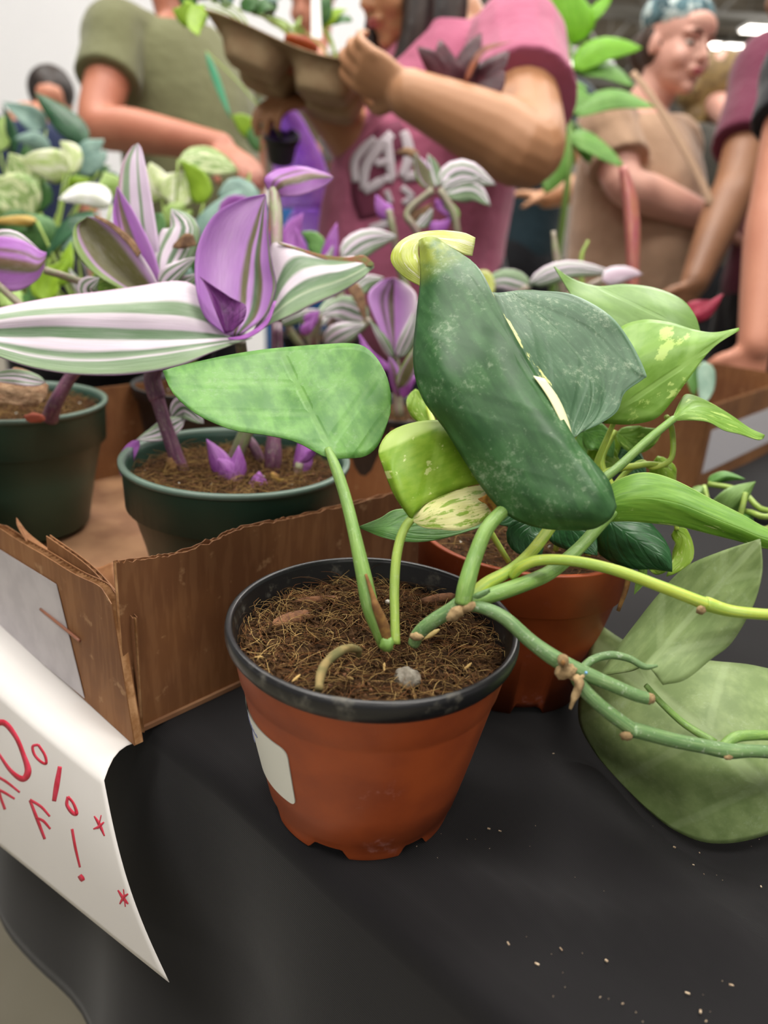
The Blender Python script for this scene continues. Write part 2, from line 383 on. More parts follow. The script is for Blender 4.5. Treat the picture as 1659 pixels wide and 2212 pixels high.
# specks of soil and lint on the cloth
b = MB()
spk = [(1195, 1628), (1190, 1643), (1283, 1760), (1296, 1770), (1498, 1868), (1511, 1842), (1080, 1980), (1024, 1920), (1415, 1955), (1340, 1790), (1450, 1995), (1535, 2050), (1568, 2060), (1455, 2060), (1212, 2050), (1485, 2145), (1513, 2185), (1525, 2206), (1160, 2082), (1098, 2038), (940, 1967), (965, 1945), (1012, 1927), (1056, 1790), (1080, 1795), (1345, 2168), (1310, 2075), (1580, 2128), (1644, 1915), (1398, 1893), (480, 1700), (1286, 1795), (1457, 1830)]
for i in range(70): spk.append((rnd.uniform(900, 1655), rnd.uniform(1760, 2210)))
for i, (x, y) in enumerate(spk):
    p = onz(x, y, .7525); q = (p - O0); 
    if q @ BX < .003: continue
    s = rnd.uniform(.0003, .0006) if i < 33 else rnd.uniform(.0001, .0002); a = rnd.uniform(0, 3)
    b.box(p, s * rnd.uniform(1, 2.2), s * .7, s * .5, (math.cos(a), math.sin(a), 0), (-math.sin(a), math.cos(a), 0))
single(b.build('soil_specks', pmat('speck', '#cbb79a', .8, '#8f7a62', 300, 1), smooth=False), 'tiny pale specks of soil and lint scattered on the black cloth', 'debris', kind='stuff')

# ------------------------------------------------------------------ cardboard cartons
def card_mat(name='cardboard', c1='#84572f', c2='#6d4526'):
    N = NT(name); o = N.obj(); f = N.noise(9, o, 5); g = N.noise(160, N.scale(o, (1, 1, .15)), 2)
    c = N.mix(N.step(f, .35, .65), col(c1), col(c2)); c = N.mix(N.math('MULTIPLY', N.step(g, .45, .62), .12), c, col('#b98a5e')); c = N.mix(N.math('MULTIPLY', N.step(N.noise(70, o, 5), .62, .72), .4), c, col('#c29a70'))
    N.l(c, N.b.inputs['Base Color']); N.b.inputs['Roughness'].default_value = .75; N.bump(g, .12, .0006); return N.m
m_card = card_mat(); m_card_in = card_mat('cardboard_inside', '#8a5c36', '#754a2a'); m_card_edge = pmat('cardboard_torn_edge', '#c09468', .9, '#8f6238', 90, 1, bump=.3, bs=300)
def wall_sheet(name, pts_bot, pts_top, mat, parent, nrm, th=.004, flute=True, rag=0.0, label=None):
    """a corrugated wall between a bottom and a top polyline: two liners, fluting between them"""
    nb = 90; V, Fc = [], []; nrm = np.array(nrm, float)
    B_, T_ = [cat_interp(pts_bot, i / nb) for i in range(nb + 1)], [np.array(pts_top[0]) * 0 + cat_interp(pts_top, i / nb) for i in range(nb + 1)]
    T1 = [t_ + np.array([0, 0, rag * mnoise.noise(Vector((i * .7, 1, 2)))]) for i, t_ in enumerate(T_)]
    T2 = [t_ + np.array([0, 0, rag * mnoise.noise(Vector((i * .6, 9, 2)))]) for i, t_ in enumerate(T_)]
    for off, TT in ((0, T1), (th, T2)):
        for s in (0, .0006 if off == 0 else -.0006):
            pass
        b0 = len(V); th2 = .0006 * (1 if off == 0 else -1)
        for i in range(nb + 1):
            for zz in range(5):
                p = B_[i] * (1 - zz / 4) + TT[i] * (zz / 4)
                V.append(p + nrm * off); V.append(p + nrm * (off + th2))
        w_ = 10
        for i in range(nb):
            for zz in range(4):
                for sd in (0, 1):
                    k = b0 + i * w_ + zz * 2 + sd; Fc.append((k, k + w_, k + w_ + 2, k + 2))
            k = b0 + i * w_ + 8; Fc.append((k, k + 1, k + w_ + 1, k + w_))
            k = b0 + i * w_; Fc.append((k, k + 1, k + w_ + 1, k + w_))
        for i in (0, nb):
            for zz in range(4): k = b0 + i * w_ + zz * 2; Fc.append((k, k + 1, k + 3, k + 2))
    o = mk(name, V, Fc, mat, parent, smooth=False, label=label)
    if flute:
        L = sum(np.linalg.norm(B_[i + 1] - B_[i]) for i in range(nb)); nf = max(6, int(L / .0036)) ; V, Fc = [], []
        for i in range(nf + 1):
            s = i / nf; k = (.12 if i % 2 else .88) * th; bt = cat_interp(B_, s); tp = cat_interp(T1, s) - np.array([0, 0, .0006])
            for z_ in (bt, tp): V.append(z_ + nrm * k); V.append(z_ + nrm * k + np.array([.0002, .0002, 0]))
        for i in range(nf):
            for s_ in (0, 1): k = i * 4 + s_; Fc.append((k, k + 4, k + 6, k + 2))
        mk('fluting', V, Fc, m_card_edge, o, smooth=False)
    return o
def z3(p, z): return np.array([p[0], p[1], z])
BZ = .7515
# near carton: corner (A .169, B -.028), runs to A .605, B .36
cA0, cA1, cB0, cB1 = .169, .612, -.030, .36
cc = ab(.39, .16); carton = thing('cardboard_carton', 'open brown cardboard carton with torn rim holding the green pots, nearest on the left', 'box', (cc[0], cc[1], BZ))
LB0 = cB0
ltop = [onB(x, y, LB0) for x, y in [(240, 1305), (226, 1282), (210, 1264), (160, 1240), (95, 1200), (40, 1168), (0, 1142), (-60, 1105)]]
ltop.append(ab(cA1, LB0, .105)); lbot = [onB(x, y, LB0) for x, y in [(290, 1606), (288, 1605), (270, 1592), (200, 1540), (130, 1480), (70, 1432), (0, 1376), (-60, 1330)]]
lbot = [z3(q, BZ) for q in lbot]; lbot.append(ab(cA1, LB0, .0015))
lw = wall_sheet('side_wall', lbot, ltop, m_card, carton, BX, .006, label='long wall facing left, with a pale tape patch')
# inner ply of the same wall, a second layer of board
wall_sheet('inner_flap', [ab(cA0 + .003, cB0 + .008, .0015), ab(cA0 + .05, cB0 + .008, .0015), ab(cA0 + .11, cB0 + .008, .0015)],
           [ab(cA0 + .003, cB0 + .008, .082), ab(cA0 + .05, cB0 + .008, .096), ab(cA0 + .11, cB0 + .008, .098)], m_card, carton, BX, .003)
rtx = [(252, 1216), (268, 1214), (332, 1206), (389, 1195), (467, 1167), (518, 1143), (600, 1126), (648, 1116), (752, 1091), (860, 1065), (960, 1042), (1010, 1030)]
rtop = [onA(x, y, cA0 + .006) for x, y in rtx]
rbot = [z3(q, BZ) for q in rtop]
rw = wall_sheet('end_wall', rbot, rtop, m_card, carton, AX, .004, rag=.0022, label='shorter wall facing the terracotta pot, torn along the top')
# torn corner tab that curls above the corner
patch('torn_tab', [[(35, 1119, 52.5), (60, 1150, 52), (110, 1190, 50.5), (115, 1197, 50), (160, 1196, 49.5), (205, 1226, 48.6), (245, 1214, 48)],
                   [(38, 1135, 52), (62, 1170, 51.5), (105, 1200, 50), (130, 1215, 49.5), (175, 1235, 48.6), (215, 1262, 47.8), (250, 1250, 47.6)],
                   [(52, 1160, 51.5), (75, 1190, 51), (120, 1220, 49.6), (160, 1240, 48.8), (195, 1265, 48), (232, 1300, 47.4), (256, 1300, 47.4)]], m_card_in, carton, thick=.0012)
# peeled liner strip along the rim
patch('peeled_liner', [[(430, 1183, -84.6), (500, 1150, -85), (570, 1135, -85.1), (650, 1114, -85.4)], [(440, 1188, -84.3), (500, 1166, -84.3), (570, 1148, -84.5), (648, 1122, -85)]], m_card_edge, carton, thick=.001)
wall_sheet('far_wall', [ab(cA1, cB0, .0015), ab(cA1, cB1, .0015)], [ab(cA1, cB0, .11), ab(cA1, cB1, .11)], m_card_in, carton, -AX, .004)
wall_sheet('back_wall', [ab(cA0, cB1, .0015), ab(cA1, cB1, .0015)], [ab(cA0, cB1, .105), ab(cA1, cB1, .105)], m_card_in, carton, -BX, .004)
MB().box(ab((cA0 + cA1) / 2, (cB0 + cB1) / 2, .003), (cA1 - cA0) / 2 - .004, (cB1 - cB0) / 2 - .004, .0015, AX, BX).build('bottom', pmat('carton_bottom', '#9c7452', .8, '#785236', 14, 1), carton, smooth=False)
# pale tape patch and the staple on the left wall
tp = [onB(x, y, LB0 - .0006) for x, y in [(-60, 1150), (0, 1187), (122, 1262), (183, 1508), (25, 1375), (-60, 1300)]]
mk('tape_patch', tp + [q - BX * .0004 for q in tp], [(0, 1, 2, 3, 4, 5), (11, 10, 9, 8, 7, 6)] + [(i, i + 6, (i + 1) % 6 + 6, (i + 1) % 6) for i in range(6)], pmat('paper_tape', '#b9b3b4', .6, '#a7a1a3', 30, .8, bump=.1, bs=200), carton, smooth=False, label='pale grey paper tape')
tube('staple', [onB(88, 1316, LB0 - .0012), onB(130, 1350, LB0 - .0016), onB(172, 1384, LB0 - .0012)], .0011, pmat('copper_staple', '#8c5a44', .4), carton, px=False, seg=6, label='long copper-coloured staple')

# right-hand carton
qa, qb = .142, .760; r0 = ab(qa, qb); rc = thing('cardboard_carton', 'open brown carton with a white side label at the right edge', 'box', (r0[0], r0[1], BZ))
def rcw(name, p, q, n, h=.112, **k): return wall_sheet(name, [p, q], [p + [0, 0, h], q + [0, 0, h]], m_card, rc, n, .005, **k)
P00, P01, P10, P11 = ab(qa, qb, .0015), ab(qa, qb + .36, .0015), ab(qa + .14, qb, .0015), ab(qa + .14, qb + .36, .0015)
rcw('side_wall', P00, P01, AX); rcw('side_wall', P10, P11, -AX); rcw('end_wall', P00, P10, BX); rcw('end_wall', P01, P11, -BX)
MB().box((P00 + P11) / 2 + [0, 0, .002], .066, .175, .0015, AX, BX).build('bottom', m_card_in, rc, smooth=False)
e = -AX * .001
mk('paper_label', [P00 + BX * .012 + e + [0, 0, .02], P00 + BX * .30 + e + [0, 0, .02], P00 + BX * .30 + e + [0, 0, .078], P00 + BX * .012 + e + [0, 0, .078]] + [P00 + BX * .012 + e * .5 + [0, 0, .02], P00 + BX * .30 + e * .5 + [0, 0, .02], P00 + BX * .30 + e * .5 + [0, 0, .078], P00 + BX * .012 + e * .5 + [0, 0, .078]],
   [(0, 1, 2, 3), (4, 5, 6, 7), (0, 1, 5, 4), (2, 3, 7, 6), (1, 2, 6, 5), (3, 0, 4, 7)], pmat('label_paper', '#c9c6ca', .6), rc, smooth=False, label='white printed label')

# ------------------------------------------------------------------ paper sign
m_paper = pmat('paper', '#e3dfdb', .7, '#dad6d1', 6, .6, trans=.15)
fold = [onz(225, 1686, .7465) , onz(0, 1490, .7465)]; fd = (fold[1] - fold[0]); 
Lb = at(0, 1832, 53.5 / 100); Rb = at(372, 2117, .42)
up0, up1 = onz(290, 1604, .7508), onz(0, 1372, .7508)
def ext(a, b, k): return a + (b - a) * k
KX = 1.55
c0, c1, c2 = [up0, ext(up0, up1, KX)], [fold[0], ext(fold[0], fold[1], KX)], [Rb, ext(Rb, Lb, KX)]
under = BX * .03
def sgn(u, v):                    # u along the sheet from the right corner, v 0 fold .. 1 bottom
    a, b_ = c1[0] * (1 - u) + c1[1] * u, c2[0] * (1 - u) + c2[1] * u
    n = np.cross(c2[0] - c1[0], c1[1] - c1[0]); n /= np.linalg.norm(n)
    return a * (1 - v) + b_ * v + n * (-.004 * math.sin(math.pi * v) - .002 * math.sin(3 * u + 2 * v)) 
V, Fc = [], []; NU, NV = 40, 26
for i in range(NU + 1):
    u = i / NU; e0 = c0[0] * (1 - u) + c0[1] * u; f0 = c1[0] * (1 - u) + c1[1] * u
    V += [e0 + under + AX * .03 * (1 - u), e0 - [0, 0, .0004]]
    for k in range(1, 5): s = k / 5; V.append(e0 * (1 - s) + f0 * s + np.array([0, 0, .0025 * math.sin(math.pi * s)]) + ((e0 - f0) * 0 if i else AX * -.006 * math.sin(math.pi * s) * -.6))
    for k in range(NV + 1): V.append(sgn(u, k / NV))
rw_ = 6 + NV + 1
for i in range(NU):
    for j in range(rw_ - 1): k = i * rw_ + j; Fc.append((k, k + 1, k + rw_ + 1, k + rw_))
sign = mk('paper_sign', V, Fc, m_paper); sign.modifiers.new('thickness', 'SOLIDIFY').thickness = .0003
single(sign, 'white paper sign with red hand lettering, folded over the table edge under the carton', 'sign')
def sign_px(x, y):                # where a pixel's ray meets the hanging part of the sheet
    best = None; u, v = .3, .5
    for _ in range(30):
        def res(u, v):
            p = sgn(u, v) - CAM; d = p @ _fwd; return np.array([W / 2 + F * (p @ _rt) / d - x, H / 2 - F * (p @ _up) / d - y])
        r = res(u, v); J = np.array([(res(u + 1e-4, v) - r) / 1e-4, (res(u, v + 1e-4) - r) / 1e-4]).T
        s = np.linalg.solve(J, -r); u += s[0]; v += s[1]
        if abs(s).max() < 1e-6: break
    return sgn(u, v)
m_red = pmat('red_marker', '#b41530', .6, '#cc3550', 120, .8)
ns_ = np.cross(c2[0] - c1[0], c1[1] - c1[0]); ns_ /= np.linalg.norm(ns_); ns_ = ns_ * (1 if ns_ @ (CAM - c1[0]) > 0 else -1)
strokes = {'digit_zero': [[(-40, 1600, 7), (-20, 1575, 8), (8, 1560, 9), (35, 1590, 7), (52, 1630, 7), (62, 1665, 10), (50, 1682, 9), (25, 1665, 6), (0, 1630, 4), (-20, 1600, 4), (-30, 1570, 6), (0, 1555, 8)]],
 'percent_mark': [[(84, 1608, 4), (72, 1612, 4), (76, 1630, 4), (90, 1645, 4), (101, 1648, 4), (98, 1630, 4), (84, 1608, 4)], [(131, 1655, 6), (124, 1695, 8), (118, 1730, 6)],
                  [(148, 1720, 4), (146, 1738, 5), (158, 1755, 6), (167, 1756, 5), (160, 1735, 4), (148, 1720, 4)]],
 'letter_f': [[(-5, 1690, 4), (2, 1720, 4), (12, 1748, 4)], [(-25, 1668, 4), (10, 1685, 4), (44, 1711, 3)], [(-15, 1700, 3), (8, 1710, 4), (33, 1725, 3)]],
 'letter_f ': [[(66, 1728, 4), (82, 1770, 5), (98, 1812, 4)], [(66, 1727, 4), (90, 1742, 4), (109, 1763, 3)], [(78, 1765, 3), (95, 1773, 4), (110, 1790, 3)]],
 'exclamation_mark': [[(157, 1790, 4), (164, 1830, 4), (174, 1873, 3)], [(173, 1890, 7), (178, 1897, 8), (181, 1902, 6)]],
 'asterisk': [[(205, 1762, 2), (216, 1780, 5), (227, 1805, 2)], [(226, 1775, 2), (215, 1785, 4), (203, 1790, 2)], [(220, 1760, 1.5), (213, 1790, 1.5)]],
 'asterisk ': [[(256, 1922, 2), (268, 1940, 5), (278, 1952, 2)], [(278, 1930, 2), (268, 1938, 4), (260, 1952, 2)], [(268, 1920, 1.5), (272, 1958, 1.5)]]}
for nm, ss in strokes.items():
    V, Fc = [], []
    for st in ss:
        n = max(8, 6 * len(st)); Q = [cat_interp([(a_, b_) for a_, b_, _ in st], i / n) for i in range(n + 1)]; Wd = [cat_interp([(c_,) for *_, c_ in st], i / n)[0] for i in range(n + 1)]
        b0 = len(V)
        for i in range(n + 1):
            t2 = Q[min(n, i + 1)] - Q[max(0, i - 1)]; t2 = t2 / (np.linalg.norm(t2) + 1e-9); nn = np.array([-t2[1], t2[0]]) * Wd[i] * .72
            for sg in (-1, 1): V.append(sign_px(*(Q[i] + sg * nn)) + ns_ * .0005)
            if i: k = b0 + 2 * i; Fc.append((k - 2, k - 1, k + 1, k))
    mk(nm.strip(), V, Fc, m_red, sign, label='red marker writing').modifiers.new('thickness', 'SOLIDIFY').thickness = .00012
#@@PART3
# ------------------------------------------------------------------ pots and soil
def terracotta_mat():
    N = NT('terracotta_plastic'); o = N.obj()
    c = N.mix(N.step(N.noise(30, o, 4), .3, .75), col('#9d4922'), col('#873c1e'))
    sc1 = N.math('MULTIPLY', N.step(N.noise(55, o, 6, .7), .60, .74), N.step(N.noise(16, o, 2), .5, .62)); c = N.mix(N.math('MULTIPLY', sc1, .55), c, col('#c58a80'))
    N.l(c, N.b.inputs['Base Color']); N.b.inputs['Roughness'].default_value = .46; N.b.inputs['Specular IOR Level'].default_value = .35; N.bump(N.noise(120, o, 3), .06, .001); return N.m
m_terra = terracotta_mat()
def black_rim():
    N = NT('black_plastic'); o = N.obj(); d = N.step(N.math('MULTIPLY', N.noise(70, o, 6, .7), N.math('ADD', N.noise(18, o, 2), .5)), .56, .8)
    c = N.mix(N.math('MULTIPLY', d, .45), col('#161618'), col('#7d796c')); N.l(c, N.b.inputs['Base Color']); N.l(N.math('ADD', N.math('MULTIPLY', d, .4), .33), N.b.inputs['Roughness']); return N.m
m_blackpl = black_rim()
m_blackpot = pmat('black_pot_plastic', '#17181a', .5, '#232427', 20, .6)
m_green = pmat('green_pot_plastic', '#1f3f33', .42, '#2c4a3b', 9, .9, bump=.05, bs=40)
m_greenrim = pmat('green_pot_rim', '#5a6e62', .4)
m_soil = pmat('soil', '#2e2014', .95, '#4e3722', 180, 1, bump=1.0, bs=420, dist=.002, spec=.1)
m_fib = [pmat('coir_%s' % n, c, .85, spec=.2) for n, c in (('tan', '#8f7242'), ('brown', '#6e4f2e'), ('umber', '#523a22'), ('dark', '#3a2817'), ('straw', '#b89a62'), ('rust', '#7a4f2c'))]
m_bark = pmat('bark_chip', '#7d5436', .9, '#5b3a24', 300, 1, bump=.5, bs=500)
m_perl = pmat('perlite', '#e6e2d6', .9)
m_stone = pmat('grey_stone', '#8b8578', .9, '#6a6357', 260, 1, bump=.8, bs=400)

def soil_disc(parent, c, R, amp=.003, nr=26, nt=72, mat=None, fn=None, name='soil'):
    V, Fc = [tuple(c)], []; V[0] = (c[0], c[1], c[2] + (fn(0, 0) if fn else 0))
    for i in range(1, nr + 1):
        r = R * i / nr
        for k in range(nt):
            th = 2 * math.pi * k / nt; x, y = r * math.cos(th), r * math.sin(th)
            z = amp * (mnoise.noise(Vector((x * 90, y * 90, c[0] * 50))) + .6 * mnoise.noise(Vector((x * 260, y * 260, 3))) + .35 * mnoise.noise(Vector((x * 700, y * 700, 8)))) + (fn(x, y) if fn else 0)
            V.append((c[0] + x, c[1] + y, c[2] + z))
    for k in range(nt): Fc.append((0, 1 + k, 1 + (k + 1) % nt))
    for i in range(nr - 1):
        for k in range(nt):
            a = 1 + i * nt + k; b_ = 1 + i * nt + (k + 1) % nt; Fc.append((a, a + nt, b_ + nt, b_))
    return mk(name, V, Fc, mat or m_soil, parent, kind='stuff')
def fibres(parent, c, R, n, mats, L=(.006, .022), fn=None, r0=.00018):
    """loose coir strands lying on the soil: too many to count, one part per tone"""
    for m in mats:
        b = MB()
        for _ in range(n // len(mats)):
            rr = R * math.sqrt(rnd.random()) * .97; th = rnd.uniform(0, 6.283); x, y = rr * math.cos(th), rr * math.sin(th)
            a = rnd.uniform(0, 6.283); l = rnd.uniform(*L) * (1 if rnd.random() < .85 else 1.6); bend = rnd.uniform(-1.6, 1.6); el = rnd.gauss(.12, .22); P = []
            z0 = (fn(x, y) if fn else 0) + rnd.uniform(0, .003)
            for i in range(5):
                s = i / 4; aa = a + bend * s; x += l / 4 * math.cos(aa); y += l / 4 * math.sin(aa); rr = math.hypot(x, y)
                if rr > R: x *= R / rr; y *= R / rr
                P.append((c[0] + x, c[1] + y, c[2] + z0 + .0012 + l * math.sin(el) * s * .6 + .0012 * math.sin(3.1 * s)))
            r = rnd.uniform(.6, 1.5) * r0; b.add(*tube_vf(P, [r, r, r, r, r * .6], 3, n=6, cap=False))
        b.build('coir_fibres', m, parent, kind='stuff')
def crumbs(parent, c, R, n, mat, s=(.0006, .0022), fn=None, name='soil_crumbs', kind='stuff'):
    b = MB()
    for _ in range(n):
        rr = R * math.sqrt(rnd.random()) * .97; th = rnd.uniform(0, 6.283); x, y = rr * math.cos(th), rr * math.sin(th); q = rnd.uniform(*s)
        ax = Vector((rnd.gauss(0, 1), rnd.gauss(0, 1), rnd.gauss(0, 1))).normalized(); ay = ax.cross(Vector((.3, .5, .8))).normalized(); az = ax.cross(ay)
        p = np.array([c[0] + x, c[1] + y, c[2] + (fn(x, y) if fn else 0) + q * .3 + .0008])
        V = [p + np.array(v) * q * rnd.uniform(.7, 1.2) * f for v, f in ((ax, 1.2), (-ax, 1), (ay, .9), (-ay, .8), (az, .8), (-az, .7))]
        b.add(V, [(0, 2, 4), (2, 1, 4), (1, 3, 4), (3, 0, 4), (2, 0, 5), (1, 2, 5), (3, 1, 5), (0, 3, 5)])
    return b.build(name, mat, parent, kind=kind, smooth=False)

def nursery_pot(name, label, x, y, z0, R, h, rb, mat, rim_h=.022, fill=.018, rimmat=None, cat='potted plant', group=None, notch=False, seg=64, detail=0):
    t = thing(name, label, cat, (x, y, z0), group)
    pr = [(rb * .5, .004), (rb * .93, .003), (rb, .006 if not notch else .0), (rb + (R * .95 - rb) * .5, h * .45), (R * .93, h - rim_h - .002), (R * .985, h - rim_h), (R * 1.0, h - .004), (R * 1.02, h - .001), (R * 1.02, h), (R * .975, h), (R * .95, h - .006), (R * .9, h - rim_h), (rb + (R * .9 - rb) * .5, h * .45)]
    nf = (lambda th, i: (.010 * max(0, min(1, (math.cos(th * 5 + .9) - .55) * 6)) if i == 2 else 0)) if notch else None
    lathe('pot', (x, y, z0), pr, mat, t, seg=seg if not notch else 160, notch=nf)
    if rimmat: lathe('rim', (x, y, z0), [(R * 1.0, h - .0035), (R * 1.026, h - .003), (R * 1.028, h + .0006), (R * .975, h + .0006), (R * .965, h - .002)], rimmat, t, seg=seg)
    Rs = R * .93 - .001; sz = z0 + h - fill
    soil_disc(t, (x, y, sz), Rs)
    if detail:
        fibres(t, (x, y, sz), Rs, detail, m_fib[:3]); crumbs(t, (x, y, sz), Rs, detail // 2, m_bark)
        crumbs(t, (x, y, sz), Rs, 14, m_perl, (.001, .0018), name='perlite')
    return t

# ------------------------------------------------------------------ the philodendron in front
PX, PY, PZ, PH, PR, PB = -.0018, .3447, .7515, .1095, .075, .0495
mp = thing('potted_philodendron', 'large philodendron in a terracotta-coloured pot with black rim, nearest on the black cloth', 'potted plant', (PX, PY, PZ))
def main_notch(th, i):
    if i > 2: return 0
    v = max([0] + [min(1, max(0, (1 - abs((math.degrees(th) - c_ + 180) % 360 - 180) / w_) * 3)) for c_, w_ in ((246, 12), (308, 9), (205, 5), (10, 12), (70, 12), (130, 12), (180, 6))])
    return .0075 * v * (1 if i == 1 else .9 if i == 0 else 1 if i == 2 else 0)
def rad(z): return PB + (PR * .955 - PB) * (z / (PH - .004)) ** .92
zs = [0, .0005, .004, .012, .0125, .030, .050, .070, .080, .0822, .084, .098, PH - .004]
prof = [(rad(z) + (-.0006 if z < .0123 else 0) + (.0007 if z > .083 else 0), z) for z in zs]
def main_foot(th, i):
    v = max([0] + [min(1, max(0, (1 - abs((math.degrees(th) - c_ + 180) % 360 - 180) / w_) * 3)) for c_, w_ in ((252, 13), (306, 10), (203, 8), (10, 12), (70, 12), (130, 12), (170, 8))])
    return .0052 * v if i == 0 else .0054 * v if i == 1 else .003 * v if i == 2 else 0
lathe('outer_pot', (PX, PY, PZ), prof, m_terra, mp, seg=240, notch=main_foot)
lathe('outer_pot', (PX, PY, PZ), [(.004, .0135), (PB * .96, .0135), (PB * .985, .012)], m_terra, mp, seg=48, label='inside base of the terracotta-coloured pot')
lathe('liner_rim', (PX, PY, PZ), [(PR * .945, PH - .010), (PR * .99, PH - .0055), (PR * 1.0, PH - .003), (PR * 1.002, PH), (PR * .995, PH + .0025), (PR * .975, PH + .0034), (PR * .955, PH + .0028), (PR * .945, PH + .001), (PR * .935, PH - .006), (PR * .925, PH - .0075), (PR * .915, PH - .012), (PR * .89, PH - .024)], m_blackpl, mp, seg=160, label='black plastic liner with rolled rim')
def mound(x, y): 
    r = math.hypot(x, y); return .004 * math.exp(-((x + .01) ** 2 + (y - .035) ** 2) / .0009) + .002 * math.exp(-((x + .04) ** 2 + (y) ** 2) / .0006) - .002 * (r / .07) ** 4 - .003 * math.exp(-((x - .042) ** 2 + (y + .008) ** 2) / .00035)
SZ = PZ + PH - .0125; SR = PR * .915
soil_disc(mp, (PX, PY, SZ), SR, .0042, 60, 150, fn=mound)
fibres(mp, (PX, PY, SZ), SR, 2600, m_fib, fn=mound, L=(.004, .017), r0=.00011)
crumbs(mp, (PX, PY, SZ), SR, 1600, m_soil, (.0008, .003), fn=mound)
crumbs(mp, (PX, PY, SZ), SR, 350, m_bark, (.0006, .0018), fn=mound)
def lump(name, p, s, mat, parent, ax=(1, 0, 0), seg=14, amp=.25, label=None):
    ax = Vector(ax).normalized(); ay = Vector((0, 0, 1)).cross(ax).normalized(); az = ax.cross(ay); V, Fc = [], []
    for i in range(seg + 1):
        ph = math.pi * i / seg
        for k in range(seg):
            th = 2 * math.pi * k / seg; d = Vector((math.cos(ph), math.sin(ph) * math.cos(th), math.sin(ph) * math.sin(th)))
            r = 1 + amp * mnoise.noise(d * 2.3 + Vector(p) * 99); V.append(np.array(p) + np.array(ax * d.x * s[0] * r + ay * d.y * s[1] * r + az * d.z * s[2] * r))
    for i in range(seg):
        for k in range(seg): k2 = (k + 1) % seg; Fc.append((i * seg + k, i * seg + k2, (i + 1) * seg + k2, (i + 1) * seg + k))
    return mk(name, V, Fc, mat, parent, label=label)
def on_soil(x, y, dz=.003): return onz(x, y, SZ + dz)
lump('bark_chip', on_soil(628, 1338, .004), (.0115, .005, .003), m_bark, mp, (.75, .65, .1), label='largest reddish bark chip')
lump('bark_chip', on_soil(692, 1295, .004), (.013, .003, .002), m_bark, mp, (1, .25, 0)); lump('bark_chip', on_soil(950, 1292, .004), (.012, .0035, .0022), m_bark, mp, (1, .45, .05))
lump('bark_chip', on_soil(665, 1335, .004), (.0022, .002, .0022), m_bark, mp)
lump('stone', on_soil(880, 1467, .002), (.0068, .0062, .0058), m_stone, mp, label='rough grey pebble')
lump('perlite', on_soil(838, 1300, .005), (.0016, .0015, .0014), m_perl, mp)
lump('perlite', on_soil(1092, 1380, .004), (.0014, .001, .001), m_perl, mp)
lump('bud_scale', on_soil(933, 1370, .006), (.0048, .0014, .0014), pmat('tan_root', '#b9a266', .7), mp, (.8, .4, .45))
for x, y in [(757, 1465), (640, 1465), (690, 1335), (1010, 1440), (560, 1420), (830, 1440)]:
    lump('root_bit', on_soil(x, y, .003), (.0028, .0007, .0007), m_fib[4], mp, (rnd.uniform(-1, 1), rnd.uniform(-.3, 1), .2))
# sticker on the pot's left flank
m_stick = pmat('sticker', '#dcdcd2', .55); V, Fc = [], []
TH0, TH1, Z0, Z1 = 182, 236, .030, .0685
NS, NZ = 26, 16
def corner(a, z):                 # rounded corners
    cr = .0045; wa = (TH1 - TH0) / 2; xa = (a - (TH0 + TH1) / 2); Rm = .063; X = math.radians(xa) * Rm; Z = z - (Z0 + Z1) / 2; hx, hz = math.radians(wa) * Rm, (Z1 - Z0) / 2
    ex, ez = abs(X) - (hx - cr), abs(Z) - (hz - cr)
    if ex > 0 and ez > 0:
        l = math.hypot(ex, ez)
        if l > cr: ex, ez = ex / l * cr, ez / l * cr
        X = math.copysign(hx - cr + ex, X); Z = math.copysign(hz - cr + ez, Z)
    return math.degrees(X / Rm) + (TH0 + TH1) / 2, Z + (Z0 + Z1) / 2
for lay in (.0006, .0001):
    for i in range(NS + 1):
        for j in range(NZ + 1):
            a, z = corner(TH0 + (TH1 - TH0) * i / NS, Z0 + (Z1 - Z0) * j / NZ); a = math.radians(a); r = rad(z) + lay
            V.append((PX + r * math.cos(a), PY + r * math.sin(a), PZ + z))
for lay in (0, 1):
    for i in range(NS):
        for j in range(NZ): k = lay * (NS + 1) * (NZ + 1) + i * (NZ + 1) + j; Fc.append((k, k + 1, k + NZ + 2, k + NZ + 1))
stk = mk('sticker', V, Fc, m_stick, mp, label='white rounded price sticker')
b = MB()
def st_pt(a, z, o=.00075): a = math.radians(a); r = rad(z) + o; return (PX + r * math.cos(a), PY + r * math.sin(a), PZ + z)
for i in range(16):
    a = 194 + i * 1.15; z = .060 - i * .00005; b.add(*tube_vf([st_pt(a, z + (.0007 if i % 3 else .0014)), st_pt(a + .5, z - .0006), st_pt(a + .9, z + .0006)],   .00024 * np.ones(3), 4, n=5))
for i in range(6):
    a = 191 + i * 1.2; b.add(*tube_vf([st_pt(a + 3, .049), st_pt(a + 3.6, .0465), st_pt(a + 4.0, .0485)], .00035 * np.ones(3), 4, n=5))
b.build('print', pmat('print_ink', '#6a7090', .6), stk)

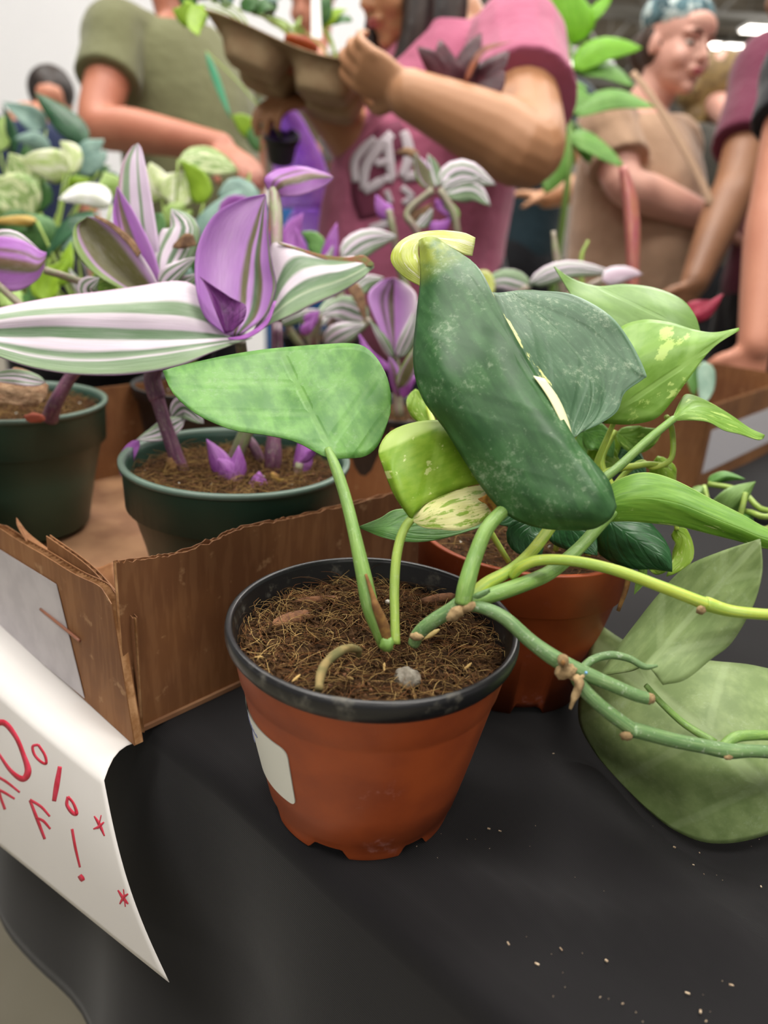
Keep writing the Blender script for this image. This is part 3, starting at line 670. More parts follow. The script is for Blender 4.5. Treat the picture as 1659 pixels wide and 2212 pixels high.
# stems
def stemmat(name, c1, c2, dusty=.3):
    N = NT(name); o = N.obj(); uv = N.uv(); c = N.mix(N.step(N.noise(5, N.scale(uv, (3, 1, 1)), 3), .35, .65), col(c1), col(c2))
    st = N.noise(6, N.scale(uv, (16, 2, 1)), 3); c = N.mix(N.math('MULTIPLY', N.step(st, .5, .7), .25), c, col('#cfd8a8'))
    sc_ = N.noise(420, o, 4, .7); c = N.mix(N.math('MULTIPLY', N.step(sc_, .56, .7), dusty), c, col('#cdd6c2'))
    N.l(c, N.b.inputs['Base Color']); N.b.inputs['Roughness'].default_value = .42; N.b.inputs['Subsurface Weight'].default_value = .0; N.bump(st, .25, .0008); return N.m
m_st = stemmat('petiole_green', '#7ba04a', '#688f42', .15); m_st2 = stemmat('vine_green', '#6b8c55', '#557847', .5); m_sty = stemmat('petiole_lime', '#b3c445', '#8fb040', .15); m_stl = stemmat('petiole_pale', '#97b04a', '#86a244', .15)
m_node = pmat('dry_node', '#a48a62', .85, '#7d6644', 250, 1, bump=.5, bs=400); m_scar = pmat('brown_scar', '#6e4a26', .9, '#8f6a34', 200, 1)
mp_ = dict(parent=mp)
tube('petiole', [(830, 1392, 36.9), (822, 1365, 36.6), (800, 1310, 36.4), (785, 1240, 36.6), (765, 1150, 37.2), (745, 1070, 38), (725, 1010, 38.6), (708, 970, 39.2)], [15, 18, 19, 17, 14, 13, 12, 8], m_st, mp, seg=16, label='thick petiole of the broad leaf on the left')
tube('dry_sheath', [(838, 1390, 36.4), (828, 1350, 36.1), (812, 1310, 35.8), (806, 1290, 35.9), (790, 1240, 36.1)], [9, 12, 9, 6, 3], m_scar, mp, seg=10)
lump('dry_node', pt((836, 1392, 36.3)), (.0035, .003, .004), m_st, mp)
tube('petiole', [(854, 1392, 36.9), (853, 1340, 37.2), (852, 1270, 37.6), (857, 1200, 38), (872, 1145, 38.3), (900, 1112, 38.4), (960, 1075, 38.8)], [11, 10, 10.5, 10.5, 10, 9, 4], m_stl, mp, seg=14)
tube('stem', [(893, 1392, 36.9), (905, 1368, 36.6), (935, 1342, 36.3), (975, 1318, 36), (1000, 1300, 35.8)], [13, 15, 16, 17, 18], m_st2, mp, seg=16, label='dusty green main stem')
lump('dry_node', pt((985, 1325, 35.4)), (.005, .0025, .003), m_node, mp, (.6, .2, .5)); lump('dry_node', pt((900, 1375, 36.3)), (.0035, .002, .002), m_node, mp)
lump('dry_node', pt((1012, 1312, 35.3)), (.0042, .0018, .0022), m_node, mp, (.7, 0, .4))
tube('petiole', [(1000, 1305, 35.6), (1008, 1262, 35.6), (1025, 1205, 36), (1050, 1145, 36.4), (1085, 1105, 37), (1130, 1075, 37.4), (1200, 1010, 38.5)], [19, 19, 17, 16, 15, 14, 12], m_st, mp, seg=16, label='petiole of the big drooping leaf')
tube('petiole', [(1005, 1300, 36), (1050, 1262, 36.8), (1105, 1230, 37.6), (1150, 1190, 38.4), (1195, 1130, 39.4), (1240, 1060, 40.5), (1250, 980, 41.5)], [13, 15, 13, 13, 13, 11, 9], m_sty, mp, seg=14, label='yellow-green petiole')
tube('petiole', [(1010, 1300, 35.9), (1060, 1286, 36.3), (1130, 1262, 36.9), (1190, 1235, 37.8), (1250, 1185, 38.8), (1300, 1130, 39.4), (1345, 1090, 39.8)], [12, 17, 17, 16, 14, 13, 8], m_st, mp, seg=14)
tube('petiole', [(1290, 1045, 41.5), (1340, 1005, 42.6), (1400, 950, 43.8), (1455, 905, 45)], [11, 10, 9.5, 8], m_st, mp, seg=12)
tube('stem', [(1106, 1246, 37.2), (1125, 1225, 36.8), (1165, 1210, 36.5), (1240, 1212, 36.1), (1330, 1232, 35.8), (1430, 1268, 35.6), (1520, 1303, 35.5), (1528, 1305, 35.5), (1580, 1320, 35.4), (1665, 1328, 35.2), (1800, 1335, 35)], [10, 12, 12, 12, 12.5, 13, 14, 16, 13, 12, 12], m_sty, mp, seg=14, label='long arching runner towards the right')
lump('dry_node', pt((1514, 1318, 35)), (.0022, .0014, .0022), m_node, mp, (.2, 0, 1)); lump('leaf_bud', pt((1040, 1283, 35.2)), (.0045, .0011, .0016), m_st2, mp, (.8, 0, .5))
tube('stem', [(1008, 1312, 35.7), (1040, 1312, 35.3), (1090, 1335, 35), (1150, 1388, 34.8), (1215, 1432, 34.7), (1300, 1470, 34.7), (1370, 1500, 34.8), (1404, 1510, 34.9)], [9, 13, 15, 16, 18, 15, 14, 13], m_st2, mp, seg=16, label='dusty cut vine')
lump('cut_end', pt((1404, 1509, 34.8)), (.0022, .0026, .0026), m_node, mp, (.9, .1, -.3))
V, Fc = tube_vf([pt((1216, 1424, 34.2)), pt((1217, 1430, 33.8))], [.0026, .0024], 12, n=3); mk('node_scar', V, Fc, m_node, mp); lump('node_scar', pt((1217, 1432, 33.7)), (.001, .0012, .0014), m_scar, mp)
lump('dry_node', pt((1222, 1450, 34.3)), (.0035, .0035, .005), m_node, mp, (.4, 0, -1))
tube('aerial_root', [(1240, 1462, 34.2), (1250, 1475, 34), (1244, 1500, 34), (1232, 1532, 34)], [7, 10, 9, 3], m_node, mp, seg=10, wob=.8, label='tan aerial root')
tube('aerial_root', [(1228, 1462, 34.3), (1245, 1468, 34.1), (1262, 1460, 34.2)], [4, 5, 3], m_node, mp, seg=8, wob=.8)
tube('stem', [(1232, 1440, 34.8), (1262, 1490, 34.6), (1310, 1535, 34.6), (1365, 1575, 34.7), (1372, 1577, 34.7), (1450, 1598, 35), (1520, 1612, 35.3), (1572, 1622, 35.5), (1620, 1622, 35.7), (1680, 1626, 36), (1800, 1640, 36.5)], [14, 15, 15, 16, 17, 16, 16, 17, 14, 14, 13], m_st2, mp, seg=16, label='lower trailing vine')
lump('dry_node', pt((1353, 1590, 34.4)), (.0021, .0018, .003), m_node, mp, (.1, 0, 1)); lump('dry_node', pt((1572, 1635, 35.2)), (.0022, .0014, .0014), m_node, mp)
tube('petiole', [(1560, 1612, 35.6), (1590, 1592, 36), (1640, 1588, 36.4), (1700, 1590, 37)], [10, 12, 11, 10], m_st, mp, seg=12)
tube('petiole', [(1252, 1450, 35.4), (1280, 1425, 35.8), (1320, 1415, 36.2), (1360, 1423, 36.3), (1392, 1440, 36.2), (1420, 1438, 36.2)], [9, 9, 9, 8, 7, 3], m_st2, mp, seg=12, label='small arched petiole')
tube('petiole', [(1395, 1480, 37.5), (1430, 1520, 37.4), (1480, 1565, 37.2), (1545, 1605, 36.6)], [6, 7, 8, 9], m_st, mp, seg=10)
lump('water_drop', pt((1266, 1453, 34.2)), (.0007, .0007, .0007), pmat('blue_speck', '#6fa3d0', .3), mp)
tube('dead_stem', [(688, 1490, -86.0), (694, 1455, -86.3), (712, 1425, -86.6), (745, 1402, -86.8), (772, 1403, -86.3), (775, 1415, -85.8)], [9, 10, 9.5, 9.5, 8, 6], pmat('dead_stem', '#5f5c34', .85, '#8a774a', 120, 1, bump=.4, bs=300), mp, seg=12, wob=.3, label='dry olive stub of an old stem')

# leaves of the philodendron
L_mid = leafmat('leaf_mid_green', '#4c8038', '#6b9f4a', vein='#97bd70', va=.14, freq=22, edge='#a9cc8c', trans=.2, rough=.45, residue=.2)
L_dark = leafmat('leaf_dark_green', '#264d26', '#3c6638', vein='#557c50', va=.2, freq=16, trans=.05, rough=.42, residue=.42, edge='#4d7a4a', spots=('#8f9c3c', .87))
L_dark2 = leafmat('leaf_dark_right_half', '#37573a', '#48694a', vein='#638362', va=.2, freq=14, trans=.05, rough=.5, residue=.45, cream=('#d9dc8c', .50, 9, .04, .10), edge='#7a9a80')
L_lime = leafmat('leaf_lime_under', '#7ca426', '#93b53a', vein='#a9c65a', va=.4, freq=10, cream=('#c9d487', .60, 9), trans=.3, edge='#b8cf70')
L_cream = leafmat('leaf_cream_marbled', '#e3e0a4', '#d8d890', cream=('#8fae3e', .54, 6), spots=('#7a4a1c', .9), trans=.3)
L_olive = leafmat('leaf_olive', '#5f9028', '#76a534', vein='#8eb84c', va=.3, freq=8, cream=('#dbe2a0', .635, 9, .85, .3), trans=.25, edge='#a7c86a')
L_lime2 = leafmat('leaf_lime_top', '#709c30', '#86b04a', vein='#b2d67c', va=.3, freq=12, cream=('#b7d36f', .58, 6), trans=.28, edge='#b4d87a')
L_pale = leafmat('leaf_pale_green', '#72964c', '#82a65a', vein='#9cc27a', va=.2, freq=10, trans=.25, edge='#a8c888')
L_sage = leafmat('leaf_sage_under', '#70854f', '#869a62', vein='#a3b584', va=.45, freq=11, trans=.15, rough=.55, edge='#8fae80', mid=.02, residue=.25)
L_yel = leafmat('leaf_yellow_flap', '#c9d45a', '#dfe3a0', cream=('#f0efcf', .56, 4), trans=.35)

o = patch('leaf', [[(352, 802, 43.5), (400, 788, 44), (480, 770, 44.2), (550, 758, 44.6), (610, 751, 44.9), (660, 747, 44.8), (705, 744, 44.5), (748, 742, 44), (785, 748, 43.3), (815, 775, 42.6), (836, 815, 42), (845, 855, 41.6)],
           [(353, 803, 43.5), (395, 805, 43.2), (464, 810, 42.9), (535, 815, 43.1), (600, 815, 43.6), (660, 818, 42.9), (705, 822, 42.6), (748, 825, 42.3), (786, 828, 42), (816, 838, 41.6), (836, 852, 41.4), (845, 870, 41.4)],
           [(354, 805, 43.5), (385, 828, 42.4), (445, 856, 41.6), (518, 872, 41.4), (590, 880, 42.0), (660, 890, 41.4), (708, 905, 40.7), (748, 910, 40.8), (786, 910, 41), (815, 900, 41.1), (834, 888, 41.2), (844, 880, 41.2)],
           [(355, 808, 43.5), (374, 850, 41.8), (425, 895, 40.6), (500, 928, 40), (575, 940, 40.2), (640, 955, 39.8), (705, 988, 39.0), (750, 990, 39.6), (788, 986, 40.2), (815, 965, 40.6), (833, 925, 41), (844, 890, 41.2)]],
          L_mid, mp, axis=((715, 975), (600, 745), 560), label='broad smooth mid-green heart leaf on the left')
o = patch('leaf', [[(905, 520, 42), (908, 600, 41), (900, 680, 40), (893, 780, 39), (912, 860, 38.4), (960, 925, 38), (1000, 990, 37.6), (1050, 1065, 37.2), (1100, 1115, 36.8), (1165, 1140, 36.5), (1250, 1146, 36.3)],
           [(914, 515, 41.4), (942, 600, 39.8), (944, 690, 38.6), (948, 780, 37.6), (978, 850, 36.9), (1024, 915, 36.5), (1074, 980, 36.2), (1120, 1040, 35.8), (1176, 1085, 35.5), (1232, 1115, 35.4), (1287, 1140, 35.8)],
           [(930, 512, 41.3), (990, 590, 39.5), (1018, 670, 38.3), (1044, 750, 37.2), (1085, 815, 36.6), (1130, 875, 36.1), (1174, 935, 35.8), (1217, 990, 35.5), (1258, 1035, 35.2), (1292, 1078, 35.1), (1318, 1120, 35.4)],
           [(945, 515, 41.6), (1028, 572, 39.9), (1066, 640, 38.7), (1106, 715, 37.8), (1150, 790, 37.2), (1186, 850, 36.8), (1220, 910, 36.5), (1250, 962, 36.2), (1290, 1005, 35.8), (1318, 1042, 35.6), (1331, 1095, 35.6)]],
          L_dark, mp, axis=((1240, 960), (960, 520), 520), ns=50, nt=22, noise_d=.0022, label='big dark blue-green leaf, rolled left half')
patch('leaf', [[(1052, 632, 39.1), (1078, 690, 38.3), (1114, 750, 37.8), (1148, 810, 37.4), (1180, 860, 37.1), (1208, 915, 36.8), (1233, 954, 36.6)],
               [(1085, 632, 40.6), (1135, 690, 40), (1180, 745, 39.5), (1220, 795, 39.1), (1245, 845, 38.6), (1250, 895, 37.9), (1238, 948, 36.9)],
               [(1120, 628, 41.4), (1195, 665, 41), (1255, 715, 40.5), (1300, 775, 40), (1310, 828, 39.5), (1292, 885, 38.7), (1248, 940, 37.1)],
               [(1150, 627, 42.4), (1235, 637, 41.9), (1315, 682, 41.2), (1362, 738, 40.8), (1394, 806, 39.9), (1388, 820, 39.8), (1350, 848, 39.4), (1334, 888, 38.9), (1298, 914, 38.2), (1246, 938, 37.2)]],
      L_dark2, mp, ns=44, nt=20, label='flat right half of the big dark leaf, with cream streak', noise_d=.002)
patch('cream_streak', [[(1152, 812, 36.95), (1182, 855, 36.7), (1206, 900, 36.45), (1230, 952, 36.25)], [(1176, 818, 37.2), (1206, 860, 36.95), (1226, 905, 36.65), (1238, 950, 36.4)]], pmat('cream_leaf', '#e9e6b4', .5), mp, ns=14, nt=4, thick=.0004, noise_d=0)
patch('leaf_tip', [[(912, 620, 41.4), (870, 596, 41.8), (844, 562, 42.2), (858, 528, 42.6), (898, 504, 43), (950, 497, 43.4), (1000, 502, 43.8), (1027, 513, 44)],
                [(911, 600, 41.5), (885, 575, 41.4), (875, 552, 41.7), (885, 528, 42), (915, 515, 42.4), (955, 512, 43), (997, 520, 43.4), (1025, 528, 43.8)],
                [(910, 590, 41.6), (907, 565, 41.6), (904, 545, 41.8), (908, 525, 42), (934, 520, 42.2), (968, 532, 42.6), (1000, 548, 43.2), (1020, 552, 43.8)]], L_yel, mp, label='yellow cream tip of the big leaf, folded back')
patch('leaf', [[(888, 1122, 38.2), (852, 1070, 38.4), (828, 1010, 38.8), (818, 972, 39.3), (840, 935, 39.8), (885, 915, 40.2), (940, 908, 40.4), (1000, 914, 40.6), (1050, 950, 40.6), (1078, 1005, 40.4), (1085, 1035, 40.2)],
               [(889, 1122, 38.2), (868, 1080, 37.9), (856, 1035, 38.1), (856, 1000, 38.5), (880, 970, 38.9), (915, 955, 39.3), (955, 950, 39.6), (1005, 965, 39.8), (1045, 990, 40), (1070, 1020, 40), (1083, 1038, 40.1)],
               [(890, 1122, 38.2), (897, 1108, 38), (908, 1098, 38.1), (920, 1088, 38.3), (940, 1078, 38.6), (960, 1068, 38.9), (985, 1058, 39.2), (1015, 1050, 39.5), (1040, 1045, 39.7), (1062, 1042, 39.9), (1082, 1040, 40.1)]],
      L_lime, mp, axis=((890, 1122), (1080, 1038), 330), crease=None, label='yellow-green leaf seen from beneath, upper half')
patch('leaf', [[(890, 1122, 38.2), (905, 1105, 38.1), (920, 1090, 38.3), (945, 1076, 38.7), (985, 1060, 39.2), (1025, 1050, 39.6), (1060, 1045, 39.9)],
               [(890, 1124, 38.2), (912, 1122, 38), (938, 1110, 37.9), (965, 1100, 38), (1000, 1090, 38.4), (1030, 1085, 38.9), (1052, 1082, 39.3)],
               [(891, 1126, 38.2), (915, 1140, 38), (950, 1144, 37.7), (990, 1146, 37.6), (1028, 1136, 38), (1052, 1120, 38.5), (1066, 1105, 38.9)]],
      L_cream, mp, ns=26, nt=12, label='cream-marbled lower half of the yellow-green leaf')
patch('dry_margin', [[(1032, 1078, 38.5), (1050, 1068, 38.6), (1064, 1050, 39), (1078, 1048, 39.3)], [(1040, 1084, 38.4), (1052, 1090, 38.4), (1066, 1112, 38.6), (1070, 1116, 38.8)]], pmat('burnt_brown', '#7a4718', .9, '#c08a35', 200, 1), mp, ns=10, nt=5, thick=.0005, label='brown scorched leaf edge')
patch('leaf', [[(1300, 1062, 40), (1340, 1034, 40), (1395, 1021, 39.8), (1460, 1038, 39.4), (1540, 1080, 38.8), (1600, 1110, 38.2), (1660, 1143, 37.6), (1740, 1175, 37)],
               [(1300, 1095, 39.6), (1345, 1080, 39.2), (1400, 1076, 38.8), (1465, 1088, 38.4), (1540, 1118, 38), (1600, 1142, 37.6), (1660, 1165, 37.2), (1740, 1178, 37)],
               [(1300, 1128, 39.8), (1350, 1126, 39.5), (1405, 1130, 39.2), (1470, 1138, 38.9), (1540, 1155, 38.4), (1600, 1170, 37.9), (1660, 1186, 37.4), (1740, 1180, 37)]],
      L_olive, mp, ns=40, label='long olive-green leaf pointing right, thin cream streaks')
patch('leaf', [[(1641, 1164, 36), (1560, 1190, 37.2), (1480, 1226, 38.6), (1420, 1288, 39.6), (1370, 1350, 40), (1325, 1410, 40), (1295, 1460, 39.5)],
               [(1642, 1166, 36), (1592, 1220, 36.6), (1530, 1275, 37.5), (1478, 1325, 38.2), (1430, 1370, 38.6), (1390, 1410, 38.4), (1360, 1450, 38.2)],
               [(1642, 1168, 36), (1618, 1235, 36.2), (1570, 1300, 36.7), (1525, 1350, 37.1), (1480, 1390, 37.2), (1430, 1422, 37), (1398, 1440, 36.8)],
               [(1643, 1172, 36), (1646, 1238, 35.6), (1625, 1310, 35.9), (1582, 1388, 36.2), (1535, 1425, 36.4), (1480, 1468, 36.2), (1432, 1480, 36.4)]],
      L_sage, mp, axis=((1398, 1440), (1641, 1165), 330), ns=38, label='grey-green leaf seen from behind, upright at the right edge')
patch('leaf', [[(1290, 1345, -80.5), (1360, 1390, -81), (1440, 1415, -81.5), (1540, 1428, -82), (1640, 1440, -82), (1760, 1480, -81), (1900, 1590, -78)],
               [(1262, 1450, -79), (1340, 1480, -80.2), (1430, 1500, -81.2), (1530, 1515, -82), (1640, 1530, -82), (1770, 1560, -81), (1905, 1600, -77.8)],
               [(1250, 1550, -76.8), (1320, 1590, -78.5), (1410, 1620, -79.8), (1510, 1640, -80.6), (1630, 1650, -80.8), (1780, 1640, -80), (1905, 1600, -77.8)],
               [(1285, 1625, -75.6), (1350, 1670, -76.4), (1430, 1715, -77.2), (1510, 1740, -77.8), (1630, 1730, -78.4), (1780, 1690, -78.5), (1905, 1600, -77.8)],
               [(1340, 1690, -75.4), (1395, 1745, -75.5), (1460, 1795, -75.6), (1540, 1822, -75.8), (1640, 1808, -76.2), (1780, 1735, -76.8), (1905, 1600, -77.8)]],
      L_sage, mp, axis=((1550, 1610), (1330, 1430), 700), ns=40, nt=30, label='very large sage-green leaf lying on the black cloth')

# ------------------------------------------------------------------ second terracotta pot with pothos
sp = nursery_pot('potted_pothos', 'pothos in a plain terracotta-coloured pot behind the front pot', .0976, .4819, .7515, .0728, .113, .053, m_terra, rim_h=.03, fill=.014, notch=True, detail=500)
patch('leaf', [[(1306, 770, 47), (1335, 712, 47.5), (1385, 692, 47.6), (1440, 695, 47.4), (1500, 712, 47), (1545, 718, 46.6), (1597, 708, 46)],
               [(1300, 840, 45.2), (1340, 800, 45.2), (1385, 775, 45.4), (1435, 762, 45.6), (1490, 748, 45.8), (1545, 730, 46), (1597, 711, 46)],
               [(1304, 915, 46), (1360, 917, 45.6), (1415, 905, 45.3), (1452, 868, 45.2), (1490, 815, 45.4), (1540, 752, 45.8), (1597, 714, 46)]],
      L_lime2, sp, axis=((1310, 900), (1600, 708), 420), label='bright lime heart leaf with a drawn-out tip')
patch('leaf', [[(1197, 576, 50), (1232, 600, 50.6), (1290, 618, 51.2), (1350, 614, 51.4), (1415, 622, 51.2), (1470, 645, 50.6), (1500, 680, 50), (1512, 715, 49.6)],
               [(1197, 578, 50), (1238, 628, 49.9), (1290, 655, 49.8), (1345, 665, 49.6), (1405, 668, 49.4), (1455, 680, 49.3), (1490, 700, 49.4), (1510, 722, 49.5)],
               [(1198, 580, 50), (1246, 655, 49.4), (1295, 700, 49), (1345, 730, 48.8), (1400, 745, 48.7), (1450, 745, 48.8), (1485, 740, 49), (1508, 730, 49.4)]],
      L_pale, sp, axis=((1500, 720), (1197, 576), 260), label='pale matt leaf with a curled pointed tip at left')
patch('leaf', [[(1452, 905, 45), (1468, 868, 46), (1485, 852, 46.6), (1530, 868, 46.6), (1580, 897, 46.3), (1620, 925, 46), (1652, 940, 45.8)],
               [(1454, 907, 45), (1480, 890, 45), (1510, 888, 45.2), (1550, 900, 45.4), (1590, 915, 45.5), (1625, 935, 45.6), (1650, 944, 45.8)],
               [(1456, 909, 45), (1490, 908, 44.7), (1530, 912, 44.7), (1565, 930, 44.8), (1600, 938, 45.1), (1637, 950, 45.4), (1648, 948, 45.8)]], L_lime2, sp, label='narrow lime leaf with a wavy lower edge')
L_deep = leafmat('leaf_deep_green', '#214a26', '#336438', vein='#4a7a48', va=.12, trans=.1, rough=.35)
patch('leaf', [[(775, 1138, 43), (820, 1120, 43), (860, 1100, 43.2), (940, 1105, 43.4), (1020, 1110, 44), (1060, 1120, 44.4)], [(778, 1140, 43), (830, 1145, 42), (880, 1148, 42), (950, 1145, 42.4), (1020, 1135, 43.4), (1060, 1126, 44.4)], [(780, 1142, 43), (830, 1162, 41.8), (890, 1171, 41.6), (950, 1165, 42), (1020, 1145, 43), (1060, 1130, 44.4)]], L_mid, sp, label='small glossy leaf poking out to the left')
leaf(sp, L_deep, [(1150, 1120, 44), (1140, 1160, 43.5), (1170, 1200, 43.2)], 45, 45, bulge=.6, prof='ell', label='dark leaf over the soil')
leaf(sp, L_deep, [(1310, 1120, 46), (1360, 1160, 44.5), (1420, 1200, 43.5), (1452, 1235, 43.2)], 60, 62, .8, 1, prof='heart', bulge=.8, label='dark leaf hanging over the rim')
leaf(sp, L_deep, [(1200, 1110, 47), (1240, 1150, 46), (1290, 1200, 45)], 70, 50, prof='heart', bulge=.5)
leaf(sp, L_lime, [(1460, 1140, 46), (1480, 1170, 45.8), (1475, 1210, 45.6), (1440, 1245, 45.5)], 18, 18, 0, .4, prof='strap', label='yellow-green folded leaf')
leaf(sp, L_lime, [(1420, 985, 49), (1440, 1030, 48.6), (1455, 1060, 48.4)], 30, 26, .5, .5, prof='ell')
leaf(sp, L_lime2, [(1330, 935, 50), (1380, 950, 49.6), (1430, 930, 49.4)], 30, 30, prof='ell'); leaf(sp, L_lime, [(1340, 940, 51), (1300, 985, 50.6), (1350, 1015, 50.4)], 34, 34, prof='ell')
leaf(sp, L_mid, [(1260, 930, 50), (1300, 950, 49.8), (1325, 990, 49.6)], 30, 34, prof='heart'); leaf(sp, L_deep, [(1290, 960, 52), (1350, 990, 51), (1400, 1040, 50)], 44, 44, prof='heart')
leaf(sp, L_deep, [(1180, 1060, 50), (1120, 1100, 49), (1060, 1130, 48)], 50, 60, prof='heart'); leaf(sp, L_mid, [(1240, 930, 52), (1265, 985, 51.5), (1260, 1040, 51)], 40, 40, prof='ell')
leaf(sp, L_lime, [(898, 840, 52), (906, 880, 51.5), (930, 925, 51)], 18, 26, prof='ell', label='lime leaf behind the big rolled leaf')
tube('petiole', [(1100, 1215, 46), (1000, 1050, 47), (945, 940, 48), (925, 880, 50)], [6, 8, 8, 6], m_sty, sp)
for q in ([(1240, 1190, 47), (1270, 1080, 47.5), (1285, 1010, 47), (1340, 880, 46)], [(1260, 1195, 47), (1320, 1060, 48), (1380, 1000, 48), (1410, 1010, 47.5), (1450, 990, 47.5), (1452, 930, 47.5), (1440, 900, 46.5)],
          [(1200, 1190, 47.5), (1230, 1050, 49), (1235, 960, 49.5), (1300, 740, 49.5)], [(1270, 1200, 46), (1290, 1040, 47.5), (1380, 1005, 47), (1440, 1005, 48)], [(1300, 1200, 47), (1330, 1080, 48), (1300, 1000, 49), (1330, 930, 49)],
          [(1310, 1190, 46), (1400, 1110, 46), (1455, 1120, 46), (1462, 1145, 46)], [(1225, 1200, 46), (1255, 1150, 46), (1250, 1000, 50)]):
    tube('petiole', q, [6, 8, 7, 5] if len(q) == 4 else [6] * len(q), m_sty, sp, seg=8)
tube('petiole', [(1325, 1195, 46), (1345, 1160, 46), (1360, 1190, 45.2), (1355, 1260, 45), (1335, 1320, 45)], [5, 6, 6, 6, 4], m_scar, sp, seg=8, label='brown dangling root')
leaf(sp, L_lime2, [(1385, 1190, 45.5), (1390, 1240, 45), (1370, 1285, 44.8)], 12, 14, prof='lance')
leaf(sp, L_lime, [(1395, 1210, 45.5), (1420, 1230, 45.3), (1450, 1225, 45.2)], 12, 12, prof='ell')
#@@PART4
# ------------------------------------------------------------------ striped spiderwort plants
def tr(name, stops, **k): return leafmat(name, k.pop('a', '#5f7f55'), k.pop('b', '#e9dbe6'), stripes=stops, trans=k.pop('trans', .3), rough=.4, **k)
G, GD, WP, PK, PU, OL = '#7f9b74', '#56784f', '#e6dbe4', '#cf9fdc', '#b56fc8', '#6f6a3c'
T_white = tr('striped_white_green', [(0, '#c9a9c0'), (.03, WP), (.13, WP), (.17, G), (.24, G), (.27, WP), (.42, '#dccbdc'), (.47, GD), (.57, GD), (.60, WP), (.66, '#e6d6e4'), (.70, GD), (.76, G), (.79, WP), (.815, G), (.97, '#86a274'), (1, '#8d6a8e')], dist=.09)
T_pink = tr('striped_pink', [(0, '#a45fb8'), (.05, '#c080d4'), (.34, PK), (.50, '#c48cd6'), (.54, OL), (.59, OL), (.61, PK), (.65, PK), (.68, GD), (.77, OL), (.80, '#cc98da'), (.94, '#b478c8'), (.97, '#6f7c4c'), (1, '#6b3f73')], dist=.06)
T_purp = tr('striped_purple_under', [(0, '#b46cc4'), (.2, PU), (.28, '#6a4a3c'), (.36, PU), (.47, '#7a5a44'), (.62, '#6b6440'), (.7, PU), (1, '#c48ad2')], dist=.08)
T_brn = tr('striped_olive_under', [(0, '#8aa35a'), (.12, '#7fa03c'), (.2, '#c79ccc'), (.26, OL), (.5, '#5f5a2c'), (.8, '#6f6a34'), (.9, '#c59ccf'), (1, '#d6cad2')], dist=.06)
T_fan = tr('striped_fan', [(0, '#c9b7c2'), (.04, WP), (.2, '#e2d4de'), (.24, GD), (.36, G), (.40, WP), (.5, WP), (.54, GD), (.66, '#6e9262'), (.72, '#b9c8a4'), (.76, G), (.96, '#7f9f6c'), (1, '#8a5f88')], dist=.06)
T_vio = leafmat('violet_leaf', '#a855b8', '#c583d0', vein='#6d3878', va=.4, trans=.35)
T_dkv = leafmat('dark_violet_leaf', '#5a2560', '#7a3a82', vein='#3c1642', va=.5, trans=.15)
m_pst = stemmat('purple_stem', '#7b4a68', '#5f3552', .25); m_dry = pmat('dry_leaf', '#8a6a4c', .9, '#5d4330', 120, 1, bump=.6, bs=200, dist=.002); m_pgst = stemmat('pinkgreen_stem', '#8a6a6e', '#7d8a5c', .2)

g1 = ab(.1115, .1275); 
gp = nursery_pot('potted_striped_spiderwort', 'pink striped trailing plant in the dark green pot behind the torn carton wall', -.1155, .5560, .7555, .0845, .122, .060, m_green, rim_h=.034, fill=.014, rimmat=m_greenrim, detail=1500)
GX, GY = -.1155, .5560
patch('leaf', [[(-90, 690, 50), (0, 664, 51), (100, 645, 52.6), (200, 632, 54), (300, 617, 55.2), (385, 607, 56), (430, 625, 56.6), (465, 680, 56.6), (492, 722, 56.3)],
               [(-90, 702, 49.2), (0, 690, 50), (100, 680, 51.2), (200, 676, 52.6), (300, 675, 53.8), (390, 680, 54.8), (440, 692, 55.4), (470, 710, 55.8), (494, 724, 56.2)],
               [(-90, 712, 49.4), (0, 716, 50), (100, 714, 51.2), (200, 716, 52.4), (300, 719, 53.6), (390, 722, 54.6), (440, 724, 55.1), (480, 726, 55.6), (500, 728, 56)],
               [(-90, 722, 49), (0, 748, 49.4), (90, 765, 50.4), (190, 772, 51.6), (300, 766, 52.8), (390, 755, 53.8), (445, 746, 54.4), (495, 738, 55), (530, 732, 55.6)],
               [(-90, 730, 49), (0, 772, 49), (80, 797, 49.8), (185, 811, 51), (300, 807, 52.2), (395, 788, 53.2), (450, 765, 53.8), (500, 745, 54.6), (545, 730, 55.4)]],
      T_white, gp, ns=50, nt=26, ruf=.0006, label='long horizontal leaf with white, mauve and green stripes')
patch('leaf', [[(486, 722, 55.4), (440, 680, 55), (421, 600, 55), (428, 530, 55.6), (460, 468, 56.2), (515, 432, 56.8), (573, 419, 57.2)],
               [(494, 724, 55.6), (470, 670, 56), (462, 600, 56.4), (470, 530, 56.8), (495, 475, 57), (535, 438, 57.2), (573, 420, 57.3)],
               [(504, 724, 55.6), (512, 665, 56.8), (518, 600, 57.2), (530, 535, 57.4), (548, 480, 57.4), (562, 445, 57.3), (574, 420, 57.3)],
               [(516, 722, 55.2), (552, 680, 56.2), (562, 620, 56.6), (560, 560, 56.8), (566, 500, 57), (570, 455, 57.1), (574, 421, 57.3)],
               [(525, 720, 54.8), (575, 680, 55), (596, 620, 55.2), (588, 568, 55.6), (580, 510, 56.2), (578, 460, 56.8), (575, 421, 57.2)]],
      T_pink, gp, ns=40, nt=20, label='upright pink leaf with olive stripes')
